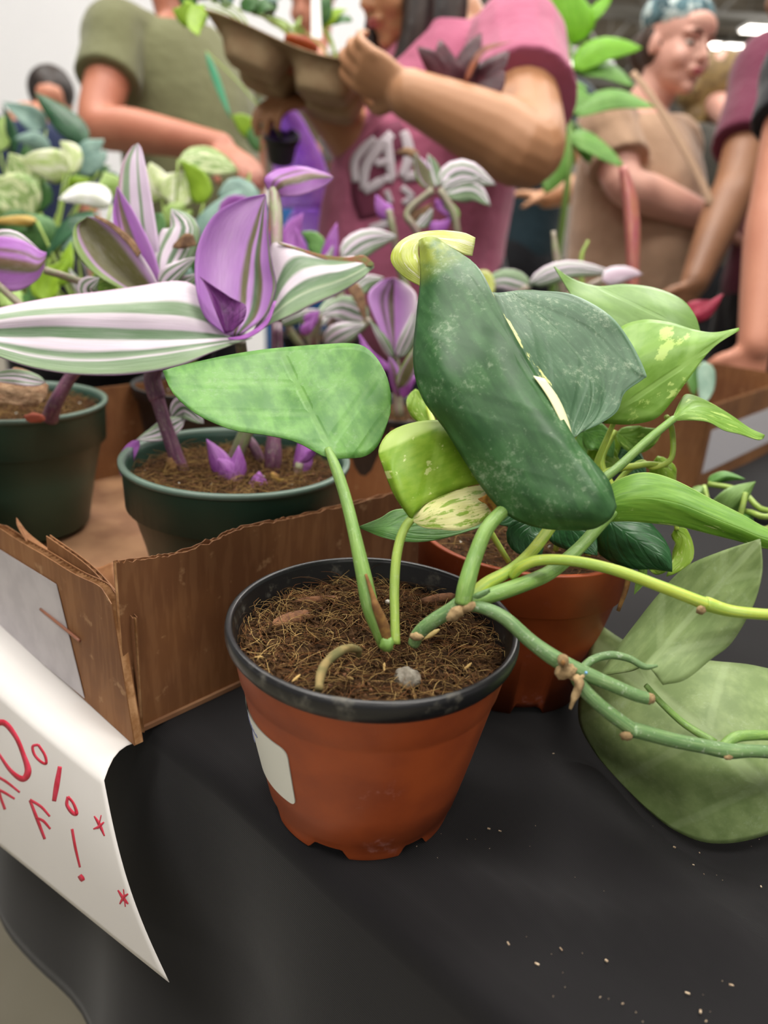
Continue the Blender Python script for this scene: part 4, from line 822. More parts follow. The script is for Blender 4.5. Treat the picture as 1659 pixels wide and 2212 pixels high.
patch('leaf', [[(548, 712, 55.4), (575, 660, 57), (576, 600, 58), (582, 540, 58.6), (602, 524, 58.8), (660, 540, 58.8), (720, 556, 58.4), (770, 553, 58), (806, 572, 57.4)],
               [(552, 714, 55.4), (590, 670, 56.4), (620, 630, 56.8), (660, 602, 56.9), (700, 590, 57), (735, 585, 57), (770, 574, 57.2), (790, 568, 57.3), (807, 574, 57.4)],
               [(556, 716, 55.4), (590, 698, 55.6), (630, 682, 55.8), (672, 662, 56), (715, 642, 56.2), (755, 620, 56.5), (785, 600, 56.8), (799, 586, 57.1), (808, 577, 57.4)]],
      T_fan, gp, ns=36, nt=20, ruf=.0005, label='fan-like striped leaf to the right with brown upper edge')
patch('dry_margin', [[(600, 524, 58.5), (650, 537, 58.5), (700, 551, 58.2), (750, 556, 57.9), (785, 552, 57.6), (808, 570, 57.2)], [(602, 527, 58.3), (650, 542, 58.3), (698, 559, 58), (742, 575, 57.6), (775, 576, 57.3), (806, 576, 57.1)]], pmat('dry_edge', '#7a4a34', .9, '#5e6a36', 150, 1), gp, nt=5, label='brown edge of the fan-like leaf')
patch('leaf', [[(486, 720, 54.6), (466, 672, 54), (450, 630, 54), (435, 600, 54.2)], [(492, 720, 54.8), (484, 680, 54.8), (474, 648, 54.8), (437, 601, 54.2)], [(502, 716, 54.6), (527, 692, 54.4), (531, 660, 54.6), (505, 648, 54.6)]], T_dkv, gp, ns=16, nt=8, label='small dark purple inner leaf')
patch('leaf', [[(492, 730, 54.8), (530, 722, 54.4), (570, 695, 54.6), (592, 650, 55)], [(494, 734, 54.6), (535, 730, 54), (578, 700, 54.2), (597, 650, 54.8)]], T_vio, gp, ns=14, nt=5, label='curled mauve leaf base')
patch('leaf', [[(305, 640, 66), (262, 540, 66), (255, 430, 66.4), (262, 360, 66.8), (283, 320, 67), (297, 310, 67)], [(320, 640, 65.4), (300, 540, 65.8), (290, 430, 66.2), (288, 360, 66.6), (293, 325, 67), (298, 310, 67)], [(352, 640, 65), (345, 540, 65), (328, 430, 65.6), (315, 360, 66.2), (306, 322, 66.8), (299, 310, 67)]], tr('pale_mauve_leaf', [(0, '#b98aa0'), (.1, '#cbb3c0'), (.2, G), (.34, G), (.4, '#dccadd'), (.62, '#e2d3e4'), (.66, G), (.7, G), (.73, '#e0cfe2'), (1, '#d8c2da')]), gp, label='tall pale mauve leaf with red tip')
patch('leaf', [[(318, 650, 63), (262, 570, 62.6), (244, 470, 63), (251, 404, 63.4)], [(334, 650, 63.4), (294, 560, 63.6), (264, 470, 63.6), (252, 403, 63.4)], [(352, 620, 62.6), (332, 545, 62.8), (292, 462, 63.2), (253, 402, 63.4)]], T_purp, gp, label='purple pointed leaf')
patch('leaf', [[(290, 640, 61), (205, 592, 60.4), (164, 540, 60.4), (160, 492, 61), (186, 470, 61.2)], [(318, 640, 61.4), (245, 575, 61.4), (205, 520, 61.6), (184, 488, 61.5), (188, 469, 61.2)], [(350, 632, 60.6), (318, 570, 60.4), (272, 510, 60.6), (225, 475, 61), (189, 468, 61.2)]], T_brn, gp, label='olive backed leaf with purple line')
patch('dry_margin', [[(200, 462, 60.8), (240, 480, 60.6), (285, 515, 60.3), (305, 545, 60)], [(205, 470, 60.7), (240, 492, 60.5), (278, 530, 60.2), (296, 556, 60)]], m_dry, gp, nt=4)
leaf(gp, T_white, [(350, 600, 64), (370, 550, 64.4), (395, 490, 65), (370, 450, 66)], 52, 40, .8, .8, prof='ell', bulge=-.5, label='striped leaf with shrivelled brown tip')
patch('dry_tip', [[(375, 528, 64), (400, 505, 64.2), (418, 508, 64.4)], [(372, 535, 64), (392, 538, 64.2), (425, 530, 64.4)]], m_dry, gp, ns=8, nt=5)
leaf(gp, T_white, [(345, 625, 62), (380, 590, 61.6), (425, 555, 61)], 28, 20, prof='lance'); leaf(gp, T_fan, [(350, 640, 62.5), (390, 618, 62), (430, 590, 61.5)], 22, 22)
leaf(gp, T_white, [(215, 650, 61), (190, 625, 60.4), (215, 600, 60)], 25, 20, prof='ell'); leaf(gp, L_lime2, [(190, 640, 63), (220, 615, 62.6), (262, 615, 62)], 26, 26, prof='ell', label='yellow-green round leaf')
leaf(gp, T_white, [(400, 905, 60), (350, 930, 59.4), (295, 950, 59)], 26, 24, -.4, .4, label='striped leaf lying over the rim'); leaf(gp, T_vio, [(300, 950, 59), (275, 1000, 58.6), (282, 1060, 58.6)], 14, 22, label='violet leaf drooping outside the pot')
leaf(gp, T_white, [(370, 900, 60.5), (400, 880, 60), (440, 915, 59)], 24, 30, prof='ell')
tube('stem', [(400, 1035, 59.5), (380, 985, 59), (358, 920, 58.4), (342, 868, 58), (338, 855, 57.9), (330, 810, 57.6), (360, 770, 57), (470, 735, 56.4)], [16, 16, 15, 15, 19, 18, 14, 10], m_pst, gp, seg=14, label='thick purple jointed stem')
tube('stem', [(500, 1005, 62), (520, 960, 61.5), (540, 900, 61), (530, 820, 60), (520, 740, 56.6)], [16, 16, 14, 12, 12], m_pgst, gp, seg=12); tube('stem', [(590, 1025, 60.5), (590, 985, 60), (592, 940, 60), (600, 860, 60), (598, 700, 61)], [15, 19, 15, 14, 12], m_pst, gp, seg=12)
tube('stem', [(566, 1000, 62), (545, 960, 62), (520, 935, 62)], [10, 11, 8], m_pst, gp, seg=10)
lump('dead_stub', pt((372, 1015, 58.6)), (.004, .005, .010), pmat('stub', '#8f6a3c', .9, '#6a4a28', 200, 1, bump=.6, bs=300), gp, (1, 0, .2))
for a, wl, lb in [([(492, 1050, 58), (475, 1000, 57.6), (446, 948, 57.6)], 26, None), ([(496, 1050, 57.8), (510, 1010, 57.4), (516, 962, 57.6)], 22, None), ([(495, 1048, 57.4), (490, 1015, 57), (470, 990, 57)], 24, None), ([(555, 1076, 57), (556, 1050, 56.8), (560, 1018, 57)], 26, 'violet shoot by the pot rim'), ([(645, 1030, 60), (655, 985, 60), (650, 935, 60.2)], 22, None), ([(650, 1000, 59.8), (668, 975, 59.8), (688, 962, 60)], 14, None)]:
    leaf(gp, T_vio, a, wl, wl, .5, .5, prof='lance', bulge=.3, n=8, nt=6, label=lb)
tube('stem', [(494, 1072, 57.8), (495, 1040, 57.8)], [16, 15], m_pgst, gp, seg=10); tube('stem', [(636, 1050, 60), (648, 1000, 60)], [9, 10], m_pgst, gp, seg=8)
leaf(gp, pmat('yellow_dead_leaf', '#b39a3c', .8, '#8a5f30', 80, 1), [(585, 1020, 58.5), (600, 1035, 58), (625, 1042, 57.6)], 8, 8, .2, .2, label='yellow dead leaf')
lump('perlite', pt((435, 1040, 58.6)), (.0018, .0018, .0016), m_perl, gp); lump('perlite', pt((640, 1045, 59)), (.0016, .0016, .0014), m_perl, gp)
# curled leaf rising behind
patch('leaf', [[(578, 410, 66), (572, 385, 66), (600, 366, 66.4), (650, 360, 67), (700, 372, 67.4), (720, 382, 67.5)], [(590, 415, 65.6), (610, 395, 65), (640, 385, 65.2), (670, 378, 65.8), (700, 380, 66.6), (720, 383, 67.4)], [(600, 425, 65.8), (620, 425, 65.2), (650, 422, 65.2), (680, 412, 65.8), (705, 400, 66.8), (720, 385, 67.4)]], T_purp, gp, label='curled magenta and olive leaf on its own stem')
tube('stem', [(598, 700, 62), (598, 560, 63), (597, 470, 64.5), (592, 412, 65.8)], [11, 12, 14, 12], m_pgst, gp, seg=10)

# left green pot
lp0 = ab(.520, .062)
lp = nursery_pot('potted_striped_spiderwort', 'striped plant with a shrivelled leaf in the taller dark green pot at the left edge', lp0[0], lp0[1], .7555, .078, .125, .056, m_green, rim_h=.036, fill=.010, rimmat=m_greenrim, detail=900)
patch('dry_leaf', [[(-70, 830, 60), (0, 800, 60), (40, 796, 60), (80, 810, 60), (102, 832, 60)], [(-70, 850, 58.6), (0, 838, 58.6), (40, 838, 58.6), (80, 842, 58.8), (103, 850, 59.4)], [(-70, 880, 58.6), (0, 872, 58.4), (40, 876, 58.4), (75, 876, 58.8), (98, 868, 59.4)]], pmat('crumpled_leaf', '#7d5c42', .95, '#a98a6c', 60, 1, bump=1.0, bs=90, dist=.006, stretch=(1, 1, 4)), lp, ns=40, nt=22, ruf=.003, noise_d=.010, label='shrivelled brown leaf')
leaf(lp, T_white, [(100, 826, 57.8), (30, 812, 57.4), (-50, 818, 57.4)], 20, 16)
tube('stem', [(108, 905, 63), (120, 870, 62), (150, 818, 61.4), (175, 790, 61)], [18, 15, 13, 12], m_pst, lp, seg=12); lump('stub', pt((75, 903, 61)), (.008, .004, .004), pmat('red_stub', '#a8523c', .8), lp)
tube('stem', [(-10, 610, 62), (40, 655, 62), (80, 690, 61)], [8, 8, 8], m_pgst, lp); tube('stem', [(95, 583, 62), (150, 600, 63), (210, 622, 63.5)], [8, 8, 7], m_pgst, lp)
patch('leaf', [[(-60, 520, 64), (0, 512, 63), (50, 520, 62.4), (85, 540, 62), (100, 545, 61.8)], [(-60, 560, 63), (0, 565, 62), (50, 570, 61.6), (80, 575, 61.6), (98, 560, 61.8)], [(-60, 620, 63), (0, 628, 62.6), (40, 628, 62.2), (80, 605, 62), (95, 580, 61.9)]], T_purp, lp, label='mauve and olive leaf at the left edge')
leaf(lp, T_white, [(-40, 540, 65), (20, 515, 64.5), (90, 545, 64)], 22, 22); tube('stem', [(175, 790, 61), (100, 700, 61.5), (60, 665, 62)], [12, 10, 9], m_pst, lp)

# black pots behind with more of the same plant
def black_pot(name, lab, x, y, R=.062, h=.11, **k): return nursery_pot(name, lab, x, y, .7525, R, h, R * .72, m_blackpot, rim_h=.014, fill=.012, detail=120, seg=40, **k)
def sp_at(px, py, z): q = onz(px, py, z); return q[0], q[1]
x, y = sp_at(862, 880, .862); bp = black_pot('potted_striped_spiderwort', 'magenta striped plant in a black pot right behind the big dark leaf', x, y, .066)
Q = 78
tube('stem', [(862, 900, Q), (855, 800, Q), (848, 760, Q)], [11, 11, 10], m_pgst, bp); 
patch('leaf', [[(850, 768, 76), (815, 700, 75), (795, 640, 75), (820, 608, 76), (848, 600, 76)], [(852, 768, 76.6), (848, 700, 77), (845, 650, 77), (848, 620, 76.5), (850, 600, 76)], [(856, 768, 76), (892, 690, 75), (900, 640, 75), (875, 612, 76), (852, 600, 76)]], tr('magenta_fan', [(0, '#c08acc'), (.2, '#c48fd0'), (.32, '#5e4a3c'), (.36, '#c48fd0'), (.46, '#5e4a3c'), (.54, '#5e4a3c'), (.58, '#c080cc'), (.8, '#caa2d2'), (1, '#dcccd8')]), bp, label='magenta leaf with dark midribs')
for a, wl, m_ in [([(858, 775, 76), (885, 720, 75), (912, 640, 75)], 20, T_white), ([(850, 775, 76), (825, 730, 75), (798, 690, 75)], 12, T_fan), ([(860, 840, 74), (885, 790, 73), (905, 740, 73)], 18, T_brn), ([(870, 860, 76), (880, 830, 75), (905, 810, 75)], 14, T_vio), ([(845, 800, 76), (800, 770, 75), (775, 720, 75)], 14, T_vio), ([(862, 860, 76), (850, 800, 75), (840, 770, 75)], 14, T_purp)]:
    leaf(bp, m_, a, wl, wl, .4, .4, bulge=-.3, n=8, nt=6)
x, y = sp_at(690, 800, .80); bp2 = black_pot('potted_striped_spiderwort', 'taller pink striped plant in a black pot between the green pot and the people', x, y, .07)
D = 92
for a, wl, m_ in [([(720, 640, D), (690, 690, 88), (655, 700, 86)], 18, T_white), ([(600, 700, D), (650, 680, 90), (700, 670, 88)], 16, T_fan), ([(800, 690, 88), (740, 665, 87), (690, 680, 86)], 34, T_white), ([(700, 745, 88), (740, 720, 86), (790, 700, 86)], 30, T_white),
                  ([(735, 560, D), (790, 520, D), (858, 510, D)], 34, T_white), ([(700, 600, D), (712, 540, D), (728, 480, D)], 20, T_vio), ([(620, 560, D), (630, 500, D), (655, 460, D)], 24, T_vio), ([(640, 600, D), (650, 550, D), (640, 490, D)], 16, T_vio), ([(655, 590, D), (700, 570, D), (720, 530, D)], 14, T_white),
                  ([(660, 700, 85), (672, 688, 84), (690, 672, 84)], 18, T_vio), ([(650, 720, 85), (665, 705, 84), (680, 690, 84)], 14, T_vio), ([(605, 560, D), (590, 520, D), (590, 480, D)], 14, T_vio), ([(690, 560, 95), (680, 520, 95), (650, 500, 95)], 22, L_mid), ([(760, 640, D), (790, 610, D), (830, 600, D)], 20, T_fan),
                  ([(670, 600, D), (700, 620, D), (745, 640, D)], 14, T_fan), ([(600, 640, D), (625, 610, D), (650, 600, D)], 20, T_white)]:
    leaf(bp2, m_, a, wl, wl, .5, .4, bulge=-.4, n=8, nt=6)
for q in ([(690, 790, 96), (660, 700, 94), (650, 600, 93), (625, 560, D)], [(700, 790, 96), (715, 700, 94), (705, 600, D)], [(720, 790, 96), (735, 700, 93), (735, 560, D)], [(680, 780, 96), (620, 700, 93), (600, 560, D)], [(710, 800, 92), (680, 740, 88), (690, 680, 86)], [(730, 790, 92), (760, 730, 88), (800, 690, 88)]): tube('stem', q, [9] * len(q), m_pgst, bp2, seg=8)
leaf(bp2, m_dry, [(745, 600, 86), (775, 640, 85), (790, 700, 85)], 14, 14, n=8, nt=5)
x, y = sp_at(960, 760, .80); bp3 = black_pot('potted_striped_spiderwort', 'striped plant with white-green leaves before the pink shirt, in a black pot', x, y, .07)
D = 100
for a, wl, m_ in [([(950, 400, D), (1000, 370, D), (1072, 400, D)], 34, T_white), ([(960, 420, D), (1020, 410, D), (1060, 445, D)], 26, T_fan), ([(955, 410, D), (990, 390, D), (1040, 385, D)], 22, T_white), ([(935, 408, D), (915, 370, D), (895, 330, D)], 22, T_brn), ([(945, 405, D), (935, 365, D), (925, 332, D)], 20, T_fan), ([(940, 430, D), (960, 450, D), (975, 470, D)], 12, T_vio),
                  ([(850, 460, D), (828, 450, D), (812, 420, D)], 20, T_vio), ([(880, 480, D), (905, 460, D), (935, 440, D)], 14, m_dry), ([(905, 340, D), (885, 325, D), (852, 330, D)], 12, m_dry), ([(900, 490, D), (920, 470, D), (935, 450, D)], 16, T_white), ([(930, 480, D), (950, 490, D), (975, 470, D)], 18, T_vio), ([(985, 480, D), (975, 450, D), (955, 420, D)], 16, L_pale),
                  ([(1140, 612, 96), (1230, 580, 96), (1330, 590, 96)], 24, T_white), ([(1300, 605, 95), (1340, 590, 95), (1388, 592, 95)], 22, tr('pink_white', [(0, WP), (.5, '#dcc2d4'), (1, WP)])), ([(1060, 640, 96), (1050, 600, 96), (1030, 585, 96)], 18, L_yel), ([(1150, 620, 97), (1090, 600, 97), (1040, 620, 97)], 26, T_fan), ([(1065, 640, 97), (1050, 620, 97), (1040, 590, 97)], 12, T_vio)]:
    leaf(bp3, m_, a, wl, wl, .5, .5, bulge=-.4, n=8, nt=6)
for q in ([(960, 760, 104), (940, 600, 102), (900, 500, D), (880, 460, D), (935, 410, D)], [(970, 760, 104), (985, 600, 102), (985, 480, D), (950, 410, D)], [(950, 760, 104), (870, 600, 102), (850, 500, D), (840, 455, D)], [(1000, 760, 104), (1060, 690, 100), (1140, 620, 96)], [(1010, 770, 102), (1150, 680, 98), (1300, 605, 95)]): tube('stem', q, [8] * len(q), m_pgst, bp3, seg=8)

# red-stalked plant and more leaves by the right side
x, y = sp_at(1330, 800, .80); rp = black_pot('potted_red_stalk_plant', 'plant with a tall dusky red stalk in a black pot, before the tan shirt', x, y, .06)
m_redst = stemmat('red_stalk', '#a04a58', '#b06a52', .1); m_redleaf = leafmat('red_leaf', '#9c2440', '#c23a58', vein='#e0708a', va=.3, trans=.3)
patch('stalk', [[(1338, 362, 100), (1348, 450, 100), (1355, 580, 100), (1350, 760, 101)], [(1348, 358, 99.4), (1360, 450, 99), (1366, 580, 99), (1360, 760, 101)], [(1352, 360, 100), (1378, 450, 100), (1378, 580, 100), (1370, 760, 101)]], m_redst, rp, ns=20, nt=8, thick=.004, label='flat dusky red stalk')
tube('stalk', [(1195, 500, 100), (1205, 570, 100), (1230, 680, 101), (1320, 790, 102)], [5, 9, 9, 8], m_pgst, rp, seg=8, label='short orange-green spike'); tube('stalk', [(1270, 520, 101), (1255, 570, 101), (1270, 700, 102), (1325, 790, 102)], [3, 5, 6, 6], m_stl, rp, seg=8)
leaf(rp, m_redleaf, [(1490, 690, 95), (1530, 670, 94), (1562, 635, 94)], 18, 16, .5, .5, label='crimson leaf'); leaf(rp, m_redleaf, [(1480, 680, 97), (1500, 660, 97), (1545, 650, 97)], 12, 20)
tube('petiole', [(1340, 790, 101), (1420, 740, 98), (1490, 690, 95)], [5, 5, 5], m_redst, rp, seg=8)
leaf(rp, leafmat('pale_blue_green', '#7fa08c', '#9cb8a2', trans=.3), [(1520, 780, 94), (1525, 830, 93), (1515, 880, 92)], 24, 20, n=8); leaf(rp, L_mid, [(1450, 760, 96), (1490, 800, 95), (1500, 860, 94)], 22, 20, n=8)
tube('petiole', [(1345, 790, 101), (1430, 770, 98), (1520, 790, 94)], [4, 4, 4], m_stl, rp, seg=8)
# small trailing vine at the right edge
x, y = sp_at(1800, 1090, .80); vp = black_pot('potted_trailing_vine', 'small green vine reaching in from the right edge over the cloth', x, y, .05)
for a, wl, m_ in [([(1545, 1130, 58), (1590, 1080, 57), (1632, 1040, 57)], 34, L_pale), ([(1520, 1050, 60), (1500, 1070, 59), (1480, 1060, 59)], 14, L_pale), ([(1530, 1045, 60), (1570, 1030, 59.5), (1610, 1035, 59)], 14, L_mid), ([(1600, 1110, 57), (1615, 1130, 56.4), (1620, 1160, 56)], 16, L_mid)]: leaf(vp, m_, a, wl, wl * .8, .4, .4, prof='heart', bulge=.4)
for q in ([(1680, 1130, 57), (1600, 1135, 57), (1545, 1130, 58), (1520, 1050, 60)], [(1690, 1105, 57), (1610, 1105, 57)], [(1680, 1100, 58), (1600, 1060, 58.6), (1530, 1045, 60)]):
    Q = [np.array([x, y, .848])] + [pt(p) for p in q]; tube('vine', Q, [.0022] * len(Q), m_stl, vp, px=False, seg=8)
tube('vine', [(1595, 1130, 56.8), (1605, 1090, 56.6), (1610, 1065, 56.8)], [6, 6, 6], m_stl, vp, seg=8)

# ------------------------------------------------------------------ leafy plants crowding the far left of the table
L_bg = leafmat('bg_mid', '#3f6a3a', '#5d8a4c', trans=.25); L_bgd = leafmat('bg_dark', '#22492e', '#3a6344', trans=.1, rough=.35); L_bgl = leafmat('bg_light', '#9dbd62', '#bcd486', trans=.35); L_bgw = leafmat('bg_cream', '#dfe8b4', '#c6d98e', cream=('#f2f4dc', .5, 3), trans=.35)
L_bgs = leafmat('bg_silver', '#6f8f84', '#8aa89a', trans=.2); L_bgy = leafmat('bg_lime', '#8fb428', '#a8cc40', trans=.35); L_bgwh = leafmat('bg_white', '#f0f0ec', '#e4e8d6', cream=('#ffffff', .5, 2), trans=.3); L_org = leafmat('bg_orange', '#c9a24a', '#d8bb6c', trans=.3); L_var = leafmat('bg_varieg', '#7fa056', '#a9c07c', cream=('#dce4b4', .52, 7), trans=.3)
def leafy(name, lab, px, py, d, leaves, R=.07, tall=None):
    """a black pot on the table under the pixel column, its stems running up to the leaf bases"""
    q = at(px, py, d / 100); t = black_pot(name, lab, q[0], q[1], R); base = np.array([q[0], q[1], .855]); cb = (base - CAM)
    for i, (a, wl, m_) in enumerate(leaves):
        wr = wl
        if isinstance(wl, tuple): wl, wr = wl
        pf = 'heart' if i % 3 else 'ell'
        kk = rnd.choice([(1.2, -.6), (-.8, 1.0), (.3, 1.4), (-.9, -.6), (.9, .2)]); leaf(t, m_, a, wl * 1.12, wr * 1.12, kk[0], kk[1], prof=pf if len(a) < 4 else 'strap', bulge=.1, n=9, nt=6)
        p0 = pt(a[0]); tube('stem', [base + np.array([rnd.uniform(-.02, .02), rnd.uniform(-.02, .02), 0]), (base + p0) / 2 + np.array([0, 0, .02]), p0], [.0028, .0022, .0016], m_stl, t, px=False, seg=6, n=9)
    return t
leafy('potted_arrowhead_plant', 'pale green arrowhead-leaved plant at the far left of the table', 90, 640, 120, [
    ([(150, 370, 120), (110, 355, 119), (45, 345, 119)], 30, L_bgw), ([(140, 375, 120), (150, 330, 120), (130, 305, 120)], 26, L_bgw), ([(20, 420, 122), (40, 380, 121), (20, 330, 121)], 50, L_var), ([(60, 480, 118), (30, 430, 117), (-20, 400, 117)], 56, L_var), ([(90, 460, 122), (70, 400, 121), (85, 350, 121)], 34, L_bg), ([(180, 420, 124), (160, 400, 123), (195, 385, 123)], 26, L_bgy), ([(60, 560, 116), (100, 520, 115), (150, 500, 115)], 22, L_bgl), ([(10, 520, 118), (30, 480, 117), (10, 440, 117)], 40, L_bg)])
leafy('potted_dark_leaf_plant', 'dark pointed-leaf plant rising at the upper left corner behind the pale leaves', 60, 560, 150, [
    ([(190, 310, 150), (140, 260, 149), (75, 200, 149)], 26, L_bgd), ([(100, 280, 152), (60, 250, 151), (5, 220, 151)], 22, L_bgs), ([(30, 340, 152), (20, 280, 151), (5, 225, 151)], 16, L_bgd), ([(110, 320, 150), (70, 300, 149), (30, 300, 149)], 16, L_bgs), ([(215, 370, 146), (190, 330, 146), (225, 300, 146)], 34, L_bgs), ([(160, 380, 150), (200, 370, 149), (240, 360, 149)], 24, L_bg), ([(100, 360, 153), (70, 330, 152), (40, 350, 152)], 30, L_bg), ([(0, 330, 150), (-10, 290, 149), (10, 250, 149)], 22, L_bgl), ([(210, 440, 148), (240, 400, 147), (210, 370, 147)], 30, L_bgd)])
leafy('potted_cream_leaf_plant', 'cream leaved plant left of the olive shirt hem', 370, 640, 118, [
    ([(350, 430, 118), (335, 400, 117), (325, 350, 117)], 34, L_bgw), ([(365, 440, 117), (390, 400, 117), (405, 370, 117)], 38, L_bgw), ([(440, 440, 115), (425, 390, 115), (390, 345, 115)], 24, L_bgy), ([(385, 345, 116), (440, 345, 117), (515, 370, 118)], 34, L_var), ([(250, 430, 120), (240, 400, 119), (225, 370, 119)], 30, L_bgl), ([(520, 460, 112), (505, 420, 112), (470, 420, 112)], 44, L_bgs), ([(430, 540, 110), (470, 480, 109), (520, 410, 110)], 42, L_bgs), ([(530, 420, 122), (535, 390, 122), (540, 370, 122)], 8, L_stlk if 'L_stlk' in globals() else L_bgl), ([(400, 480, 116), (380, 460, 115), (400, 440, 115)], 30, L_bgl)])
leafy('potted_white_leaf_plant', 'plant with one large folded white leaf behind the olive-backed striped leaf', 190, 700, 98, [
    ([(240, 445, 98), (185, 420, 97), (126, 430, 97)], (20, 34), L_bgwh), ([(215, 470, 97), (150, 490, 96), (95, 560, 96)], 26, L_bgd), ([(130, 545, 96), (170, 500, 95), (215, 455, 95)], 18, L_bgs), ([(80, 478, 98), (30, 470, 97), (-20, 478, 97)], 14, L_org), ([(120, 620, 94), (140, 570, 93), (155, 520, 93)], 24, L_bgy), ([(110, 650, 92), (105, 610, 92), (150, 560, 92)], 26, L_bgy), ([(170, 560, 98), (190, 530, 97), (200, 490, 97)], 24, L_bgl), ([(205, 650, 90), (170, 620, 89), (150, 580, 89)], 14, T_white), ([(300, 560, 100), (280, 520, 99), (260, 470, 99)], 30, L_bg), ([(60, 560, 100), (90, 500, 99), (60, 460, 99)], 30, L_bg), ([(0, 660, 92), (20, 640, 92), (60, 680, 92)], 26, L_bgl), ([(30, 700, 92), (70, 640, 92), (60, 600, 92)], 26, L_bg)])
leafy('potted_green_leaf_plant', 'mid-green plant in a black pot in the carton shade behind the green pots', 420, 800, 88, [
    ([(300, 540, 84), (330, 500, 84), (350, 460, 84)], 30, L_bg), ([(440, 600, 82), (420, 560, 82), (390, 540, 82)], 30, L_bg), ([(260, 640, 84), (230, 610, 84), (220, 570, 84)], 26, L_bgy), ([(420, 640, 82), (380, 600, 82), (360, 560, 82)], 34, L_bgs), ([(560, 470, 100), (500, 450, 100), (470, 470, 100)], 24, T_vio)])

# ------------------------------------------------------------------ people
def nrm(v): v = np.array(v, float); return v / np.linalg.norm(v)
def ell_vf(c, r, R=None, seg=14):
    V, Fc = [], []; c = np.array(c, float)
    V.append(c + (np.array([0, 0, r[2]]) if R is None else R[2] * r[2]))
    R = np.eye(3) if R is None else R
    for i in range(1, seg):
        ph = math.pi * i / seg
        for k in range(seg): th = 2 * math.pi * k / seg; V.append(c + R[0] * r[0] * math.sin(ph) * math.cos(th) + R[1] * r[1] * math.sin(ph) * math.sin(th) + R[2] * r[2] * math.cos(ph))
    V.append(c - R[2] * r[2]); n = len(V) - 1
    for k in range(seg): Fc.append((0, 1 + k, 1 + (k + 1) % seg)); b = 1 + (seg - 2) * seg; Fc.append((n, b + (k + 1) % seg, b + k))
    for i in range(seg - 2):
        for k in range(seg): a = 1 + i * seg + k; b = 1 + i * seg + (k + 1) % seg; Fc.append((a, a + seg, b + seg, b))
    return V, Fc
def limb(b, P, R, seg=14, side=None):
    P = [np.array(p, float) for p in P]; b.add(*tube_vf(P, np.array(R, float), seg, n=len(P) * 5, side=side))
    for p, r in ((P[0], R[0]), (P[-1], R[-1])): r = r[0] if hasattr(r, '__len__') else r; b.add(*ell_vf(p, (r, r, r), seg=10))
def blob(b, name, mat, parent, vox=.006, smooth=4, label=None):
    o = b.build(name, mat, parent, label=label)
    m = o.modifiers.new('skin', 'REMESH'); m.mode = 'VOXEL'; m.voxel_size = vox; m.use_smooth_shade = True
    s = o.modifiers.new('smooth', 'SMOOTH'); s.iterations = smooth; s.factor = .5
    return o
def hand(b, w, d, n, th, s=1.0, curl=.5, spread=.1):
    """w wrist, d direction, n palm normal (fingers curl towards it), th thumb side"""
    d, n = nrm(d), nrm(n); n = nrm(n - (n @ d) * d); t = np.cross(d, n) * th
    kn = w + d * .085 * s
    b.add(*tube_vf([w - d * .01, w + d * .03 * s, w + d * .06 * s, kn + d * .004], np.array([(.024, .018), (.034, .016), (.040, .014), (.036, .011)]) * s, 14, n=14, side=t)); b.add(*ell_vf(w + d * .05 * s, (.036 * s, .04 * s, .014 * s), np.array([t, d, n])))
    for k, (L, off) in enumerate(((.068, .030), (.076, .010), (.070, -.010), (.056, -.029))):
        p = kn + t * off * s - d * (.004 * abs(k - 1)); a = .1 + curl * .4; P = [p - d * .02 * s, p]; dd = nrm(d + t * off * spread * 12)
        for seg_, fr in enumerate((.45, .30, .25)):
            v = dd * math.cos(a) + n * math.sin(a); p = p + v * L * fr * s; P.append(p); a += curl * .95
        limb(b, P, [.0095 * s, .0098 * s, .0086 * s, .0078 * s, .0066 * s], 10)
    p = w + d * .022 * s + t * .024 * s; P = [p]; v = nrm(d * .55 + t * .75 + n * .3); p = p + v * .034 * s; P.append(p); v = nrm(d * .8 + t * .3 + n * (.3 + curl * .5)); p = p + v * .030 * s; P.append(p); v = nrm(d * .8 + n * (.3 + curl * .8)); P.append(p + v * .026 * s)
    limb(b, P, [.014 * s, .0125 * s, .0105 * s, .0085 * s], 10)
def head_frame(f, tilt=0, roll=0):
    f = nrm(f); up = np.array([0, 0, 1.0]); r = nrm(np.cross(f, up)); u = np.cross(r, f); f2 = f * math.cos(tilt) - u * math.sin(tilt); u2 = u * math.cos(tilt) + f * math.sin(tilt); r2 = r * math.cos(roll) + u2 * math.sin(roll); return r2, f2, np.cross(r2, f2)
